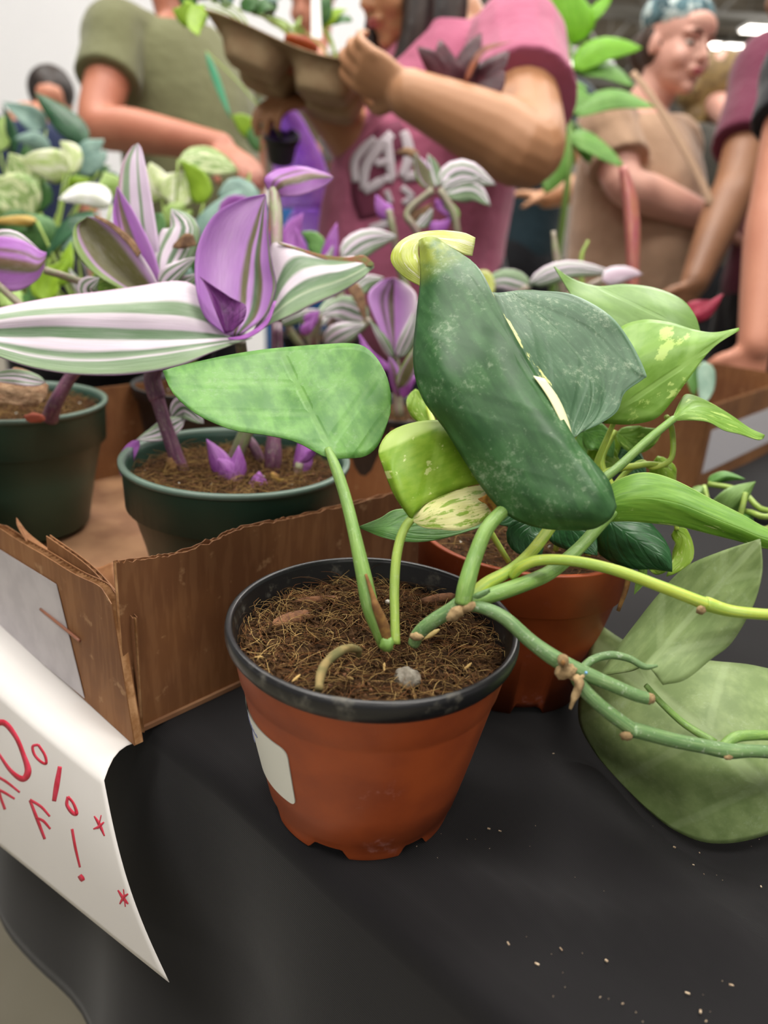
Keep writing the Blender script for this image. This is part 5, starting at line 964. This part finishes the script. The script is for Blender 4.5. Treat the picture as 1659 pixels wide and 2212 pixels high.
def head(b, t, c, fr, skin, hs=1.0, lipc='#a8545a', neck=None, female=True, eyes=True):
    r, f, u = fr; R = np.array([r, f, u]); P = lambda x, y, z: c + (r * x + f * y + u * z) * hs
    def E(x, y, z, a, b_, c_): b.add(*ell_vf(P(x, y, z), (a * hs, b_ * hs, c_ * hs), R))
    E(0, -.012, .03, .074, .092, .085); E(0, .02, -.03, .066, .066, .078); E(0, .030, -.070, .054, .048, .038); E(0, .064, -.094, .021, .018, .018)
    for s in (-1, 1):
        E(s * .034, .054, -.036, .027, .026, .028); E(s * .073, -.010, -.012, .007, .015, .025); E(s * .010, .084, -.034, .008, .009, .007); E(s * .030, .066, .018, .024, .018, .010)
    E(0, .066, .040, .050, .022, .030); limb(b, [P(0, .078, .014), P(0, .088, -.010), P(0, .097, -.029)], [.008 * hs, .0085 * hs, .0105 * hs], 10)
    E(0, .080, -.058, .026, .014, .012)
    if neck is not None: b.add(*tube_vf([P(0, -.018, -.03), P(0, -.02, -.08), neck + [0, 0, .02], neck - [0, 0, .05]], np.array([(.054, .058), (.052, .055), (.056, .056), (.075, .07)]) * hs, 18, n=16, side=r))
    if eyes:
        ml = MAT('lips_' + lipc[1:], lipc, .5); m1 = MB(); m1.add(*ell_vf(P(0, .0905, -.0565), (.021 * hs, .0045 * hs, .0036 * hs), R)); mk('upper_lip', m1.v, m1.f, ml, t); m1 = MB(); m1.add(*ell_vf(P(0, .0890, -.0640), (.018 * hs, .005 * hs, .0042 * hs), R)); mk('lower_lip', m1.v, m1.f, ml, t)
        for s in (-1, 1):
            e = mk('eye', *ell_vf(P(s * .031, .0665, -.004), (.0125 * hs, .0125 * hs, .0065 * hs), R), MAT('eye_white', '#b8aca2', .3), t)
            mk('iris', *ell_vf(P(s * .031, .0775, -.004), (.0058 * hs, .0030 * hs, .0055 * hs), R), MAT('iris_brown', '#2c1d14', .2), e)
            mk('eyebrow', *tube_vf([P(s * .012, .0865, .016), P(s * .030, .0845, .023), P(s * .050, .070, .016)], np.array([.002, .0032, .0015]) * hs, 8), MAT('brow_brown', '#4c3325', .9), t)
    return P
_M = {}
def MAT(n, c, rough=.6, **k):
    if n not in _M: _M[n] = pmat(n, c, rough, **k)
    return _M[n]
def skin(n, c, c2): return MAT('skin_' + n, c, .5, c2=c2, ns=7, amt=.7, bump=.05, bs=160)
def cloth(n, c, c2=None): return MAT('fabric_' + n, c, .9, c2=c2 or c, ns=5, amt=.6, bump=.6, bs=11, dist=.02, sheen=.2, spec=.15)
def person(label, near, f, skinm, shirtm, pantm, arms, hd, hairf=None, W_=.19, dep=.12, belly=.0, shoulder_near=1, headc=None, hs=1.0, shirt_len=.50, sleeve=.62, vox=.0065, eyes=False, group=None, shoe='#2a2a2c', lean=0, jo=.0, armr=1.0):
    """near = near shoulder point; f = facing; arms = {+1|-1: (elbow, wrist, hand dir, palm normal, thumb, curl)}"""
    f = nrm([f[0], f[1], 0]); s = np.array([f[1], -f[0], 0]) * shoulder_near; near = np.array(near)
    c = near - s * W_; zs = near[2]; Ht = zs / .815; ctr = lambda z, o=0: np.array([c[0], c[1], z]) + f * o
    t = thing('person', label, 'person', (c[0], c[1], 0), group); b, sh, pn = MB(), MB(), MB()
    lv = [(.47, W_ * .80, dep * .95, 0), (.53, W_ * .88, dep * 1.05 + belly * .6, belly * .5), (.60, W_ * .84, dep + belly, belly * .8), (.68, W_ * .86, dep * 1.05 + belly * .7, belly * .5), (.75, W_ * .94, dep * 1.08 + belly * .2, belly * .2), (.805, W_ * .90, dep * .85, 0), (.835, W_ * .52, dep * .62, -.005), (.85, .06, .06, -.01)]
    P = [ctr(Ht * a, o) for a, _, _, o in lv]; b.add(*tube_vf(P, np.array([(x - .012, y - .012) for _, x, y, _ in lv]), 24, n=30, side=s))
    l2 = [v for v in lv if v[0] >= shirt_len - .04]; l2[0] = (shirt_len,) + l2[0][1:]
    sh.add(*tube_vf([ctr(Ht * a, o) for a, _, _, o in l2[:-1]], np.array([(x + .008, y + .008) for _, x, y, _ in l2[:-1]]), 28, n=30, side=s))
    hc = (ctr(Ht * .93) if headc is None else np.array(headc)); fr = head_frame(*hd)
    head(b, t, hc, fr, skinm, hs, neck=ctr(Ht * .835, -.01), eyes=eyes)
    for k in (1, -1):
        S = c + s * k * (W_ - .01); S[2] = zs - .01
        if k in arms: E_, Wr, hdir, pn_, th, cu = arms[k]
        else: E_ = S + s * k * .03 + [0, 0, -.29]; Wr = E_ + f * .08 + [0, 0, -.24]; hdir, pn_, th, cu = np.array([0, 0, -1.0]), -s * k, k, .25
        a = armr
        limb(b, [S, (S + E_) / 2, E_, E_ * .7 + Wr * .3, Wr], [.052 * a, .047 * a, .041 * a, .042 * a, .027 * a], 16); hand(b, Wr, hdir, pn_, th, 1.0, cu)
        e1 = S + (E_ - S) * sleeve; S0 = c + s * k * (W_ * .55); S0[2] = zs + .0
        limb(sh, [S0, S, (S + e1) / 2], [.055, .066 * a, .064 * a], 16); sh.add(*tube_vf([S, (S + e1) / 2, e1], np.array([.064, .065, .068]) * a, 18, n=9))
    for k in (1, -1):
        hp = c + s * k * W_ * .45; hp[2] = Ht * .50; kn = c + s * k * W_ * .5 + f * .01; kn[2] = Ht * .28; an = c + s * k * W_ * .52; an[2] = .09
        limb(b, [hp, kn, an], [.075, .050, .036], 14); limb(pn, [hp, kn, an + [0, 0, .02]], [.098, .072, .062], 16)
        so = MB(); so.add(*ell_vf(an + f * .07 + [0, 0, -.045], (.045, .13, .04), np.array([s, f, [0, 0, 1.0]]))); so.add(*ell_vf(an + [0, 0, -.02], (.042, .06, .06), np.array([s, f, [0, 0, 1.0]]))); blob(so, 'shoe', MAT('shoe_' + shoe[1:], shoe, .6), t, .008)
    pn.add(*tube_vf([ctr(Ht * .46), ctr(Ht * .51), ctr(Ht * .57, belly * .4)], np.array([(W_ * .84, dep + .02), (W_ * .9, dep + .03 + belly * .4), (W_ * .85, dep + .004 + belly * .7)]), 24, n=10, side=s))
    body = blob(b, 'body', skinm, t, vox); shm = blob(sh, 'shirt', shirtm, t, vox, 5); blob(pn, 'trousers', pantm, t, .009)
    return t, hc, fr, c, s, f, Ht, shm
def hairblob(t, mat, parts, name='hair', vox=.006, label=None):
    b = MB()
    for v, fc in parts: b.add(v, fc)
    return blob(b, name, mat, t, vox, 2, label)
def ribbon_hair(b, P0, n, spread, length, rad_, mat=None):
    pass
up3 = np.array([0, 0, 1.0])
# man in the olive T-shirt
s_red = skin('ruddy', '#b5745a', '#a8634c'); s_tan = skin('tan', '#b88661', '#a97650'); s_pale = skin('pale', '#d3a08e', '#c99284'); s_brn = skin('brown', '#96694a', '#85593d'); s_pink = skin('pinkish', '#c88a70', '#ba7a62')
hairD = MAT('hair_dark', '#1c1614', .5, c2='#33261f', ns=60, stretch=(1, 1, .1)); hairB = MAT('hair_brown', '#3b281c', .6); hairG = MAT('hair_blond', '#8f7442', .6, c2='#6d5430', ns=30, bump=.8, bs=60, dist=.01)
nS = at(243, 58, 1.80); el = at(215, 268, 1.74); wr = at(478, 318, 1.66)
t, hc, fr, c, s, f, Ht, shm = person('man in an olive green T-shirt reaching for a small pot, left of the cardboard tray', nS, (.80, -.60), s_red, cloth('olive', '#6f7050', '#646548'), cloth('black', '#1c1c20'),
    {1: (el, wr, at(560, 375, 1.60) - wr, np.array([.2, -.1, -1]), -1, .35)}, ((.8, -.6, 0), .25), W_=.20, dep=.13, belly=.05, shoulder_near=1, sleeve=.55, armr=1.12)
hairblob(t, hairB, [ell_vf(hc + up3 * .045 - fr[1] * .02, (.080, .098, .080), np.array(fr))])
# woman in pink
nS = at(1118, 85, 1.38); el = at(1142, 322, 1.20); wr = at(885, 205, 1.18); hw = at(805, 160, 1.175)
fS_el = at(800, 330, 1.52); fS_wr = at(690, 215, 1.42)
t, hc, fr, c, s, f, Ht, shm = person('woman in a dusty pink T-shirt with white lettering, holding the cardboard tray', nS, (-.80, -.60), s_tan, cloth('pink', '#b3647f', '#a05570'), cloth('dark_blue', '#22262e'),
    {1: (el, wr, hw - wr, np.array([-.3, .5, .5]), 1, .8), -1: (fS_el, fS_wr, at(612, 222, 1.38) - fS_wr, np.array([0, .2, -1]), -1, .6)}, ((-.85, -.5, 0), .35), W_=.185, dep=.135, belly=.075, shoulder_near=-1, headc=at(872, -52, 1.46), shirt_len=.47, sleeve=.6, armr=1.38, eyes=True, vox=.0042)
Rf = np.array(fr); hb = [ell_vf(hc + Rf[2] * .04 - Rf[1] * .025, (.083, .098, .083), Rf)]
for k in range(26):
    a = rnd.uniform(-1, 1); sd = 1 if rnd.random() < .55 else -1; q = hc + Rf[0] * sd * rnd.uniform(.055, .085) - Rf[1] * rnd.uniform(-.02, .09) + Rf[2] * .02
    P = [q, q - up3 * .12 + Rf[0] * sd * .015, q - up3 * .24 + Rf[0] * sd * rnd.uniform(-.01, .03) + f * .03, q - up3 * rnd.uniform(.30, .42) + f * rnd.uniform(0, .06)]; hb.append(tube_vf(P, [.018, .02, .018, .008], 8))
hairblob(t, hairD, hb, label='long dark brown hair')
ring = MB(); rd = nrm(hw - wr); rp_ = wr + rd * .105; V, Fc = tube_vf([rp_ - rd * .0, rp_ + rd * .012], [.0, .0], 4)
# lettering on the shirt: strokes laid on its evaluated surface
bpy.context.view_layer.update(); dg = bpy.context.evaluated_depsgraph_get()
from mathutils.bvhtree import BVHTree
def lay_strokes(obj, strokes, mat, name, parent, off=.0035):
    bv = BVHTree.FromObject(obj, dg); M = obj.matrix_world; Mi = M.inverted(); o_ = Mi @ Vector(CAM.tolist())
    for st in strokes:
        V, Fc = [], []; n = max(4, 4 * len(st)); Q = [cat_interp([q[:2] for q in st], i / n) for i in range(n + 1)]; Wd = [cat_interp([(q[2],) for q in st], i / n)[0] for i in range(n + 1)]; ok = True
        for i in range(n + 1):
            t2 = Q[min(n, i + 1)] - Q[max(0, i - 1)]; t2 = t2 / (np.linalg.norm(t2) + 1e-9); nn = np.array([-t2[1], t2[0]]) * Wd[i] * .5
            for sg in (-1, -.33, .33, 1):
                q = Q[i] + sg * nn; r_ = (Mi.to_3x3() @ Vector(ray(*q).tolist())).normalized(); h = bv.ray_cast(o_, r_)
                if h[0] is None: ok = False; break
                V.append(np.array(M @ (h[0] + h[1] * off)))
            if not ok: break
            if i:
                k = 4 * i
                for j in range(3): Fc.append((k - 4 + j, k - 3 + j, k + 1 + j, k + j))
        if ok: mk(name, V, Fc, mat, parent).modifiers.new('thickness', 'SOLIDIFY').thickness = .0006
m_prt = MAT('white_print', '#c9bfc6', .8); m_prd = MAT('maroon_print', '#6d2a44', .8); m_gry = MAT('grey_print', '#5c5a60', .8)
lay_strokes(shm, [[(800, 470, 46), (790, 420, 60), (800, 360, 74), (840, 310, 80), (880, 285, 60)]], m_prd, 'print', t, .002)
lay_strokes(shm, [[(770, 395, 16), (768, 350, 18), (790, 320, 19), (812, 300, 14)], [(786, 412, 16), (792, 360, 21), (822, 318, 23), (848, 290, 19)], [(787, 415, 16), (815, 398, 21), (828, 390, 16)], [(812, 355, 14), (830, 352, 18), (842, 350, 14)], [(838, 300, 18), (842, 350, 21), (848, 388, 18)], [(828, 388, 16), (850, 388, 16)], [(868, 385, 18), (884, 340, 24), (878, 300, 21), (872, 285, 18)], [(870, 384, 21), (900, 380, 21)], [(835, 412, 12), (845, 440, 12)], [(868, 405, 14), (888, 425, 14), (870, 440, 12)], [(800, 495, 16), (830, 485, 18), (850, 468, 12)]], m_prt, 'print', t)
# cardboard carrier tray
m_pulp = pmat('moulded_pulp', '#ab9270', .95, '#97795a', 30, .8, bump=.3, bs=120)
cN0, cN1 = at(440, 30, 1.20), at(800, 128, 1.20); tx = cN1 - cN0; Lx = np.linalg.norm(tx); tx /= Lx; tn = nrm(np.array([.05, .16, 1]) - (np.array([.05, .16, 1]) @ tx) * tx); ty = np.cross(tn, tx); Ly = Lx * .82
tr_ = thing('cup_carrier_tray', 'brown moulded pulp cup tray carrying small plants, held up by the woman in pink', 'tray', cN0)
V, Fc = [], []; n = 56
def well(u, v):
    dd = 0
    for cu in (.27, .73):
        for cv in (.27, .73):
            r = (abs((u - cu) / .215) ** 3.2 + abs((v - cv) / .215) ** 3.2) ** (1 / 3.2); dd = max(dd, min(1, max(0, (1.0 - r) / .28)))
    dd = dd ** .8; rib = .35 * (1 if abs(u - .5) < .07 and .15 < v < .85 else 0) * min(1, max(0, 1 - dd * 2)); edge = min(u, v, 1 - u, 1 - v); lip = .12 * max(0, 1 - edge / .03)
    return -.047 * max(dd, 0) - .02 * rib - .010 * lip
for i in range(n + 1):
    for j in range(n + 1):
        u, v = i / n, j / n; sag = -.006 * math.sin(math.pi * u); V.append(cN0 + tx * u * Lx + ty * v * Ly + tn * (well(u, v) + sag + .008 * math.sin(5 * u + 1)))
for i in range(n):
    for j in range(n): k = i * (n + 1) + j; Fc.append((k, k + 1, k + n + 2, k + n + 1))
mk('tray_shell', V, Fc, m_pulp, tr_).modifiers.new('thickness', 'SOLIDIFY').thickness = .0022
def tray_pt(u, v, h): return cN0 + tx * u * Lx + ty * v * Ly + tn * h
def small_pot(label, p, up_, R, h, mat, leaves, name='small_potted_plant', group=None):
    t = thing(name, label, 'potted plant', p, group); up_ = nrm(up_); a = nrm(np.cross(up_, [0, 1, 0])); b_ = np.cross(up_, a); pr = [(R * .2, 0), (R * .72, 0), (R * .95, h * .8), (R * 1.05, h * .8), (R * 1.06, h), (R * .95, h), (R * .9, h * .85), (R * .1, h * .84)]
    V, Fc = [], []
    for r, z in pr:
        for k in range(28): th = 2 * math.pi * k / 28; V.append(np.array(p) + a * r * math.cos(th) + b_ * r * math.sin(th) + up_ * z)
    for i in range(len(pr) - 1):
        for k in range(28): k2 = (k + 1) % 28; Fc.append((i * 28 + k, i * 28 + k2, (i + 1) * 28 + k2, (i + 1) * 28 + k))
    mk('pot', V, Fc, mat, t); top = np.array(p) + up_ * h * .9; 
    for ax, wl, m_ in leaves:
        leaf(t, m_, ax, wl, wl, .6, -.4, prof='heart' if wl > 14 and m_ is not m_cro else 'ell', bulge=.05, n=7, nt=6); p0 = pt(ax[0]); mk('stem', *tube_vf([top, (top + p0) / 2 + up_ * .01, p0], [.0018, .0016, .0012], 6), m_stl, t)
    return t
m_cro = leafmat('croton_dark', '#38141e', '#551f2c', vein='#7a3030', va=.4, trans=.15, rough=.35)
small_pot('trailing lime-leaved plant at the left end of the cup tray', tray_pt(.25, .3, -.040), tn, .030, .05, m_terra, [([(430, 20, 122), (400, 30, 121), (372, 20, 120)], 26, L_bgy), ([(440, 10, 122), (420, 50, 120), (430, 78, 119)], 20, L_bgy), ([(425, 15, 123), (400, -10, 122), (385, -40, 122)], 20, L_bg), ([(450, 0, 123), (440, -30, 122), (460, -60, 122)], 18, L_bgs), ([(480, 0, 126), (470, -20, 126), (500, -30, 126)], 18, L_bgd)])
small_pot('bushy green plant in the middle of the cup tray', tray_pt(.5, .45, -.02), tn, .028, .05, m_terra, [([(520, 20, 128), (540, 5, 127), (560, -30, 127)], 22, L_bg), ([(545, 30, 128), (570, 10, 127), (600, 20, 127)], 20, L_bg), ([(590, 35, 128), (580, 0, 127), (620, -10, 127)], 20, L_bgs), ([(560, 25, 130), (600, 50, 129), (640, 60, 129)], 12, L_bgl), ([(500, 15, 128), (490, -10, 128), (520, -30, 128)], 18, L_bgs)])
small_pot('small curly plant at the right end of the cup tray', tray_pt(.75, .7, -.040), tn, .026, .05, MAT('white_pot', '#e4e2e0', .5), [([(700, 60, 134), (720, 30, 133), (750, 20, 133)], 16, L_bgy), ([(695, 60, 134), (700, 10, 133), (720, -20, 133)], 20, L_bg), ([(700, 50, 134), (740, 40, 133), (762, 45, 133)], 14, L_bg), ([(660, 70, 134), (640, 60, 133), (650, 35, 133)], 10, L_bgl)])
single(mk('plant_tag', [at(672, -30, 1.3), at(690, -30, 1.3), at(696, 85, 1.3), at(672, 80, 1.3), at(672, -30, 1.302), at(690, -30, 1.302), at(696, 85, 1.302), at(672, 80, 1.302)], [(0, 1, 2, 3), (7, 6, 5, 4), (0, 4, 5, 1), (1, 5, 6, 2), (2, 6, 7, 3), (3, 7, 4, 0)], MAT('white_plastic', '#ecebea', .5), None, smooth=False), 'tall white plastic plant tag standing in the cup tray', 'plant tag')
# dark croton in the crook of her arm
m_cror = leafmat('croton_rust', '#6d3424', '#9c5430', trans=.2)
cq = at(985, 250, 1.20)
small_pot('dark maroon croton in a small pot held in the arm of the woman in pink', cq - up3 * .01, up3, .032, .05, m_blackpot, [([(1000, 200, 118), (965, 150, 117), (950, 85, 117)], 30, m_cro), ([(1005, 200, 118), (1010, 130, 117), (1040, 70, 117)], 26, m_cro), ([(1010, 200, 118), (1060, 150, 117), (1100, 110, 117)], 28, m_cro), ([(990, 205, 118), (940, 180, 117), (890, 150, 117)], 18, L_bgs), ([(1000, 190, 116), (1040, 110, 115), (1105, 90, 115)], 9, m_cror), ([(1015, 205, 117), (1060, 190, 116), (1090, 150, 116)], 26, m_cro), ([(990, 205, 118), (970, 190, 116), (945, 190, 116)], 12, m_cror), ([(1010, 215, 117), (1030, 200, 116), (1050, 190, 116)], 8, L_bg), ([(975, 200, 118), (940, 140, 117), (900, 100, 117)], 20, m_cro)], name='potted_croton')
# small black pot in the man's hand
hp = at(606, 348, 1.50)
small_pot('small black pot with a few lime leaves in the hand of the man in olive', hp, nrm([.1, -.5, 1]), .034, .052, m_blackpot, [([(560, 300, 156), (525, 265, 155), (500, 250, 155)], 20, L_bgy), ([(580, 270, 158), (575, 240, 158), (560, 215, 158)], 8, L_bgs), ([(445, 110, 150), (470, 180, 152), (500, 260, 154)], 8, MAT('green_ribbon', '#3f9a70', .5)), ([(560, 330, 155), (545, 290, 155), (555, 260, 155)], 14, L_bg)])
m_lil = leafmat('lilac_sleeve', '#cd9cf4', '#dab4fa', trans=.4)
lil = thing('plant_sleeve', 'large lilac plastic plant sleeve gripped by the far hand of the woman in pink', 'plant sleeve', at(640, 400, 1.42))
patch('sheet', [[(558, 225, 143), (568, 270, 150), (585, 320, 158), (592, 380, 163), (598, 450, 165)], [(590, 215, 141), (615, 270, 147), (645, 330, 154), (655, 390, 159), (660, 450, 161)], [(612, 205, 143), (655, 260, 150), (692, 330, 158), (712, 390, 163), (716, 455, 165)]], m_lil, lil, ns=20, nt=12, thick=.0012, noise_d=.012)
patch('sheet', [[(640, 440, 163), (600, 520, 166), (590, 600, 167)], [(720, 440, 164), (700, 520, 166), (690, 600, 167)]], m_lil, lil, ns=8, nt=6, thick=.0012, label='lower part hanging behind the striped plants')
# woman in tan
nS = at(1305, 268, 1.90); el = at(1352, 400, 1.86); wr = at(1545, 478, 1.93)
t, hc, fr, c, s, f, Ht, shm = person('woman in a tan T-shirt and teal patterned headscarf looking to the right', nS, (.70, -.72), s_pale, cloth('tan', '#b3937a', '#a3846b'), cloth('black2', '#16171c'),
    {1: (el, wr, np.array([1, -.1, -.1]), np.array([0, .3, -1]), -1, .4)}, ((.52, -.85, 0), .08, .05), W_=.19, dep=.135, belly=.05, shoulder_near=1, headc=at(1462, 98, 1.93), hs=1.0, eyes=True, sleeve=.68, armr=1.15, shirt_len=.50, vox=.005)
Rf = np.array(fr)
hairblob(t, hairB, [ell_vf(hc - Rf[1] * .095 - Rf[2] * .01, (.05, .05, .05), Rf), ell_vf(hc - Rf[1] * .03 - Rf[2] * .0, (.079, .075, .07), Rf)], label='dark brown hair gathered in a low bun')
m_scarf = NT('scarf_print'); cc = m_scarf.mix(m_scarf.step(m_scarf.noise(34, m_scarf.obj(), 2), .52, .58), col('#5f7f86'), col('#c3d2cf')); cc = m_scarf.mix(m_scarf.step(m_scarf.noise(22, m_scarf.obj(), 3), .55, .6), cc, col('#3f565c')); m_scarf.l(cc, m_scarf.b.inputs[0]); m_scarf.b.inputs['Roughness'].default_value = .9
hairblob(t, m_scarf.m, [ell_vf(hc + Rf[2] * .062 - Rf[1] * .022, (.084, .096, .062), Rf), ell_vf(hc - Rf[1] * .085 + Rf[2] * .045, (.045, .03, .04), Rf)], name='headscarf', label='teal and white patterned headscarf')
patch('strap', [[(1360, 160, 178), (1400, 210, 176), (1450, 290, 174), (1500, 380, 172), (1530, 450, 170)], [(1372, 152, 178), (1414, 205, 176), (1466, 285, 174), (1514, 372, 172), (1546, 440, 170)]], MAT('strap_tan', '#a08268', .8), t, ns=20, nt=3, thick=.003, label='bag strap across the chest')
# people at the right edge
nS = at(1650, 130, 1.86); el = at(1590, 395, 1.76); wr = at(1500, 610, 1.66)
t, hc, fr, c, s, f, Ht, shm = person('person in a maroon T-shirt with bare brown forearm reaching down, right edge', nS, (-.55, -.80), s_brn, cloth('maroon', '#6b2f45', '#5c263a'), cloth('black3', '#17161b'),
    {1: (el, wr, np.array([-.3, -.2, -1]), np.array([-.4, .6, 0]), -1, .5)}, ((-.8, -.6, 0), .3), W_=.19, dep=.12, belly=.02, shoulder_near=1, sleeve=.72, armr=1.15, headc=at(1735, -40, 1.9))
hairblob(t, hairD, [ell_vf(hc + up3 * .04 - fr[1] * .02, (.080, .096, .080), np.array(fr))])
nS = at(1735, 130, 1.36); el = at(1680, 430, 1.33); wr = at(1632, 745, 1.30)
t, hc, fr, c, s, f, Ht, shm = person('person in a dark grey T-shirt cut off by the right edge, arm hanging straight down', nS, (-.15, -.98), s_pink, cloth('charcoal', '#26282c'), cloth('black4', '#191a1f'),
    {1: (el, wr, np.array([-.15, -.1, -1]), np.array([0, 1, 0]), -1, .35)}, ((-.5, -.8, 0), .2), W_=.18, dep=.11, shoulder_near=1, sleeve=.45, armr=1.1)
hairblob(t, hairB, [ell_vf(hc + up3 * .04 - fr[1] * .02, (.080, .096, .080), np.array(fr))])
# hidden and far people
nS = at(1245, 215, 2.7); el = at(1292, 395, 2.55); wr = at(1180, 428, 2.45)
t, hc, fr, *_ = person('person in a dark teal top, only an elbow showing behind the tall plant', nS, (-.75, -.65), s_tan, cloth('teal', '#1b2c33'), cloth('black5', '#15161a'), {1: (el, wr, np.array([-1, -.1, .1]), np.array([0, 0, -1]), 1, .4)}, ((-.7, -.6, 0), .2), W_=.17, dep=.11, shoulder_near=-1, sleeve=.5, armr=1.2, vox=.009)
hairblob(t, hairD, [ell_vf(hc + up3 * .04 - fr[1] * .02, (.080, .096, .080), np.array(fr))], vox=.009)
nS = at(1490, 300, 3.1)
t, hc, fr, *_ = person('far person with bushy blond hair beside the woman in tan', nS, (.5, .8), s_pale, cloth('dark_olive', '#3c3a34'), cloth('black6', '#15161a'), {}, ((.5, .8, 0), .1), W_=.17, dep=.11, shoulder_near=-1, headc=at(1555, 175, 3.15), vox=.011)
hairblob(t, hairG, [ell_vf(hc + np.array([rnd.uniform(-.13, .13), rnd.uniform(-.06, .06), rnd.uniform(-.19, .10)]), [rnd.uniform(.04, .07)] * 3, seg=8) for _ in range(30)] + [ell_vf(hc, (.11, .11, .12))], vox=.009, label='bushy curly blond hair')
nS = at(170, 300, 2.9)
t, hc, fr, *_ = person('far person in navy with dark hair, low behind the leafy plants at left', nS, (.5, -.8), s_pink, cloth('navy', '#232c48'), cloth('black7', '#1a1c26'), {}, ((.3, -.9, 0), .3), W_=.18, dep=.11, shoulder_near=-1, headc=at(112, 218, 2.95), vox=.011)
hairblob(t, hairD, [ell_vf(hc + up3 * .035 - fr[1] * .01, (.088, .10, .090), np.array(fr))], vox=.009)
nS = at(770, 150, 2.7); el = at(775, 330, 2.6); wr = at(735, 352, 2.45)
t, hc, fr, *_ = person('far person in a brown top holding a clear cup, behind the lilac plant sleeve', nS, (-.4, -.9), s_pink, cloth('brown', '#5a4c3c', '#6a604a'), cloth('denim', '#1f4f86', '#2a5f9a'), {1: (el, wr, np.array([-.9, -.3, .1]), np.array([0, 0, 1]), 1, .8)}, ((-.4, -.9, 0), .3), W_=.19, dep=.12, shoulder_near=-1, shirt_len=.60, vox=.009)
hairblob(t, hairD, [ell_vf(hc + up3 * .04 - fr[1] * .02, (.080, .096, .080), np.array(fr))], vox=.009)
cq = at(715, 350, 2.40); cup = thing('plastic_cup', 'clear plastic cup with a white lid held by the far person in brown', 'cup', cq)
def cupl(nm, pr, m_): 
    V, Fc = [], []
    for r, z in pr:
        for k in range(24): th = 2 * math.pi * k / 24; V.append(cq + np.array([r * math.cos(th), r * math.sin(th), z]))
    for i in range(len(pr) - 1):
        for k in range(24): k2 = (k + 1) % 24; Fc.append((i * 24 + k, i * 24 + k2, (i + 1) * 24 + k2, (i + 1) * 24 + k))
    mk(nm, V, Fc, m_, cup)
cupl('cup_wall', [(.001, 0), (.030, 0), (.044, .12), (.0435, .12), (.029, .003), (.001, .003)], MAT('clear_plastic', '#dfe3ea', .15, transmission=.7)); cupl('lid', [(.045, .118), (.046, .126), (.036, .134), (.01, .136), (.001, .136)], MAT('white_plastic', '#ecebea', .5)); cupl('straw', [(.004, .10), (.004, .19), (.003, .19)], MAT('blue_straw', '#3f62c0', .4))
bg_ = thing('shopping_bag', 'blue bag hanging from the forearm of the far person in brown', 'bag', at(745, 395, 2.52)); MB().box(at(748, 405, 2.52), .05, .03, .075).build('bag_body', MAT('blue_fabric', '#1f5f9a', .7), bg_, smooth=False); mk('strap', *tube_vf([at(735, 360, 2.52), at(752, 330, 2.50), at(762, 360, 2.52)], [.004] * 3, 8), MAT('blue_fabric', '#1f5f9a', .7), bg_)
# tall leafy plant standing on the floor between the women
tq = at(1225, 300, 1.66); tp_ = thing('tall_potted_plant', 'tall bright green plant between the woman in pink and the woman in tan', 'potted plant', (tq[0], tq[1], 0))
lathe('pot', (tq[0], tq[1], .001), [(.02, 0), (.10, 0), (.13, .24), (.14, .24), (.14, .26), (.125, .26), (.12, .22), (.01, .22)], m_blackpot, tp_, seg=36)
mk('stem', *tube_vf([np.array([tq[0], tq[1], .22]), np.array([tq[0] + .01, tq[1], .7]), at(1225, 400, 1.66), at(1228, 200, 1.66), at(1232, 60, 1.66)], [.010, .009, .007, .006, .004], 8), m_st, tp_)
L_t1 = leafmat('tall_lime', '#7fc01e', '#8fd030', vein='#b4e060', va=.3, trans=.45); L_t2 = leafmat('tall_green', '#6aa044', '#7fb455', vein='#a4cc80', va=.3, trans=.3)
for a, wl, m_ in [([(1232, 100, 166), (1225, 40, 164), (1195, -50, 163)], 52, L_t1), ([(1228, 95, 167), (1170, 40, 166), (1095, 8, 166)], 22, L_t1), ([(1240, 60, 168), (1285, 25, 167), (1330, -25, 167)], 16, L_t1), ([(1236, 150, 165), (1300, 105, 164), (1388, 103, 164)], 30, L_t1), ([(1236, 150, 166), (1310, 150, 165), (1372, 188, 165)], 22, L_t2), ([(1232, 250, 164), (1320, 212, 163), (1418, 232, 163)], 24, L_t2), ([(1225, 170, 165), (1240, 210, 164), (1280, 220, 164)], 40, L_t2), ([(1230, 290, 164), (1280, 310, 163), (1350, 362, 163)], 24, L_t2), ([(1225, 290, 165), (1205, 350, 164), (1176, 420, 164)], 32, L_t2), ([(1230, 260, 167), (1260, 310, 166), (1275, 355, 166)], 22, L_t2), ([(1225, 130, 168), (1195, 170, 167), (1215, 230, 167)], 26, L_t2), ([(1228, 230, 167), (1200, 260, 166), (1190, 320, 166)], 24, L_bg)]:
    leaf(tp_, m_, a, wl * 1.1, wl * 1.1, 1.2, -.4, prof='ell', bulge=.2, n=10, nt=8)
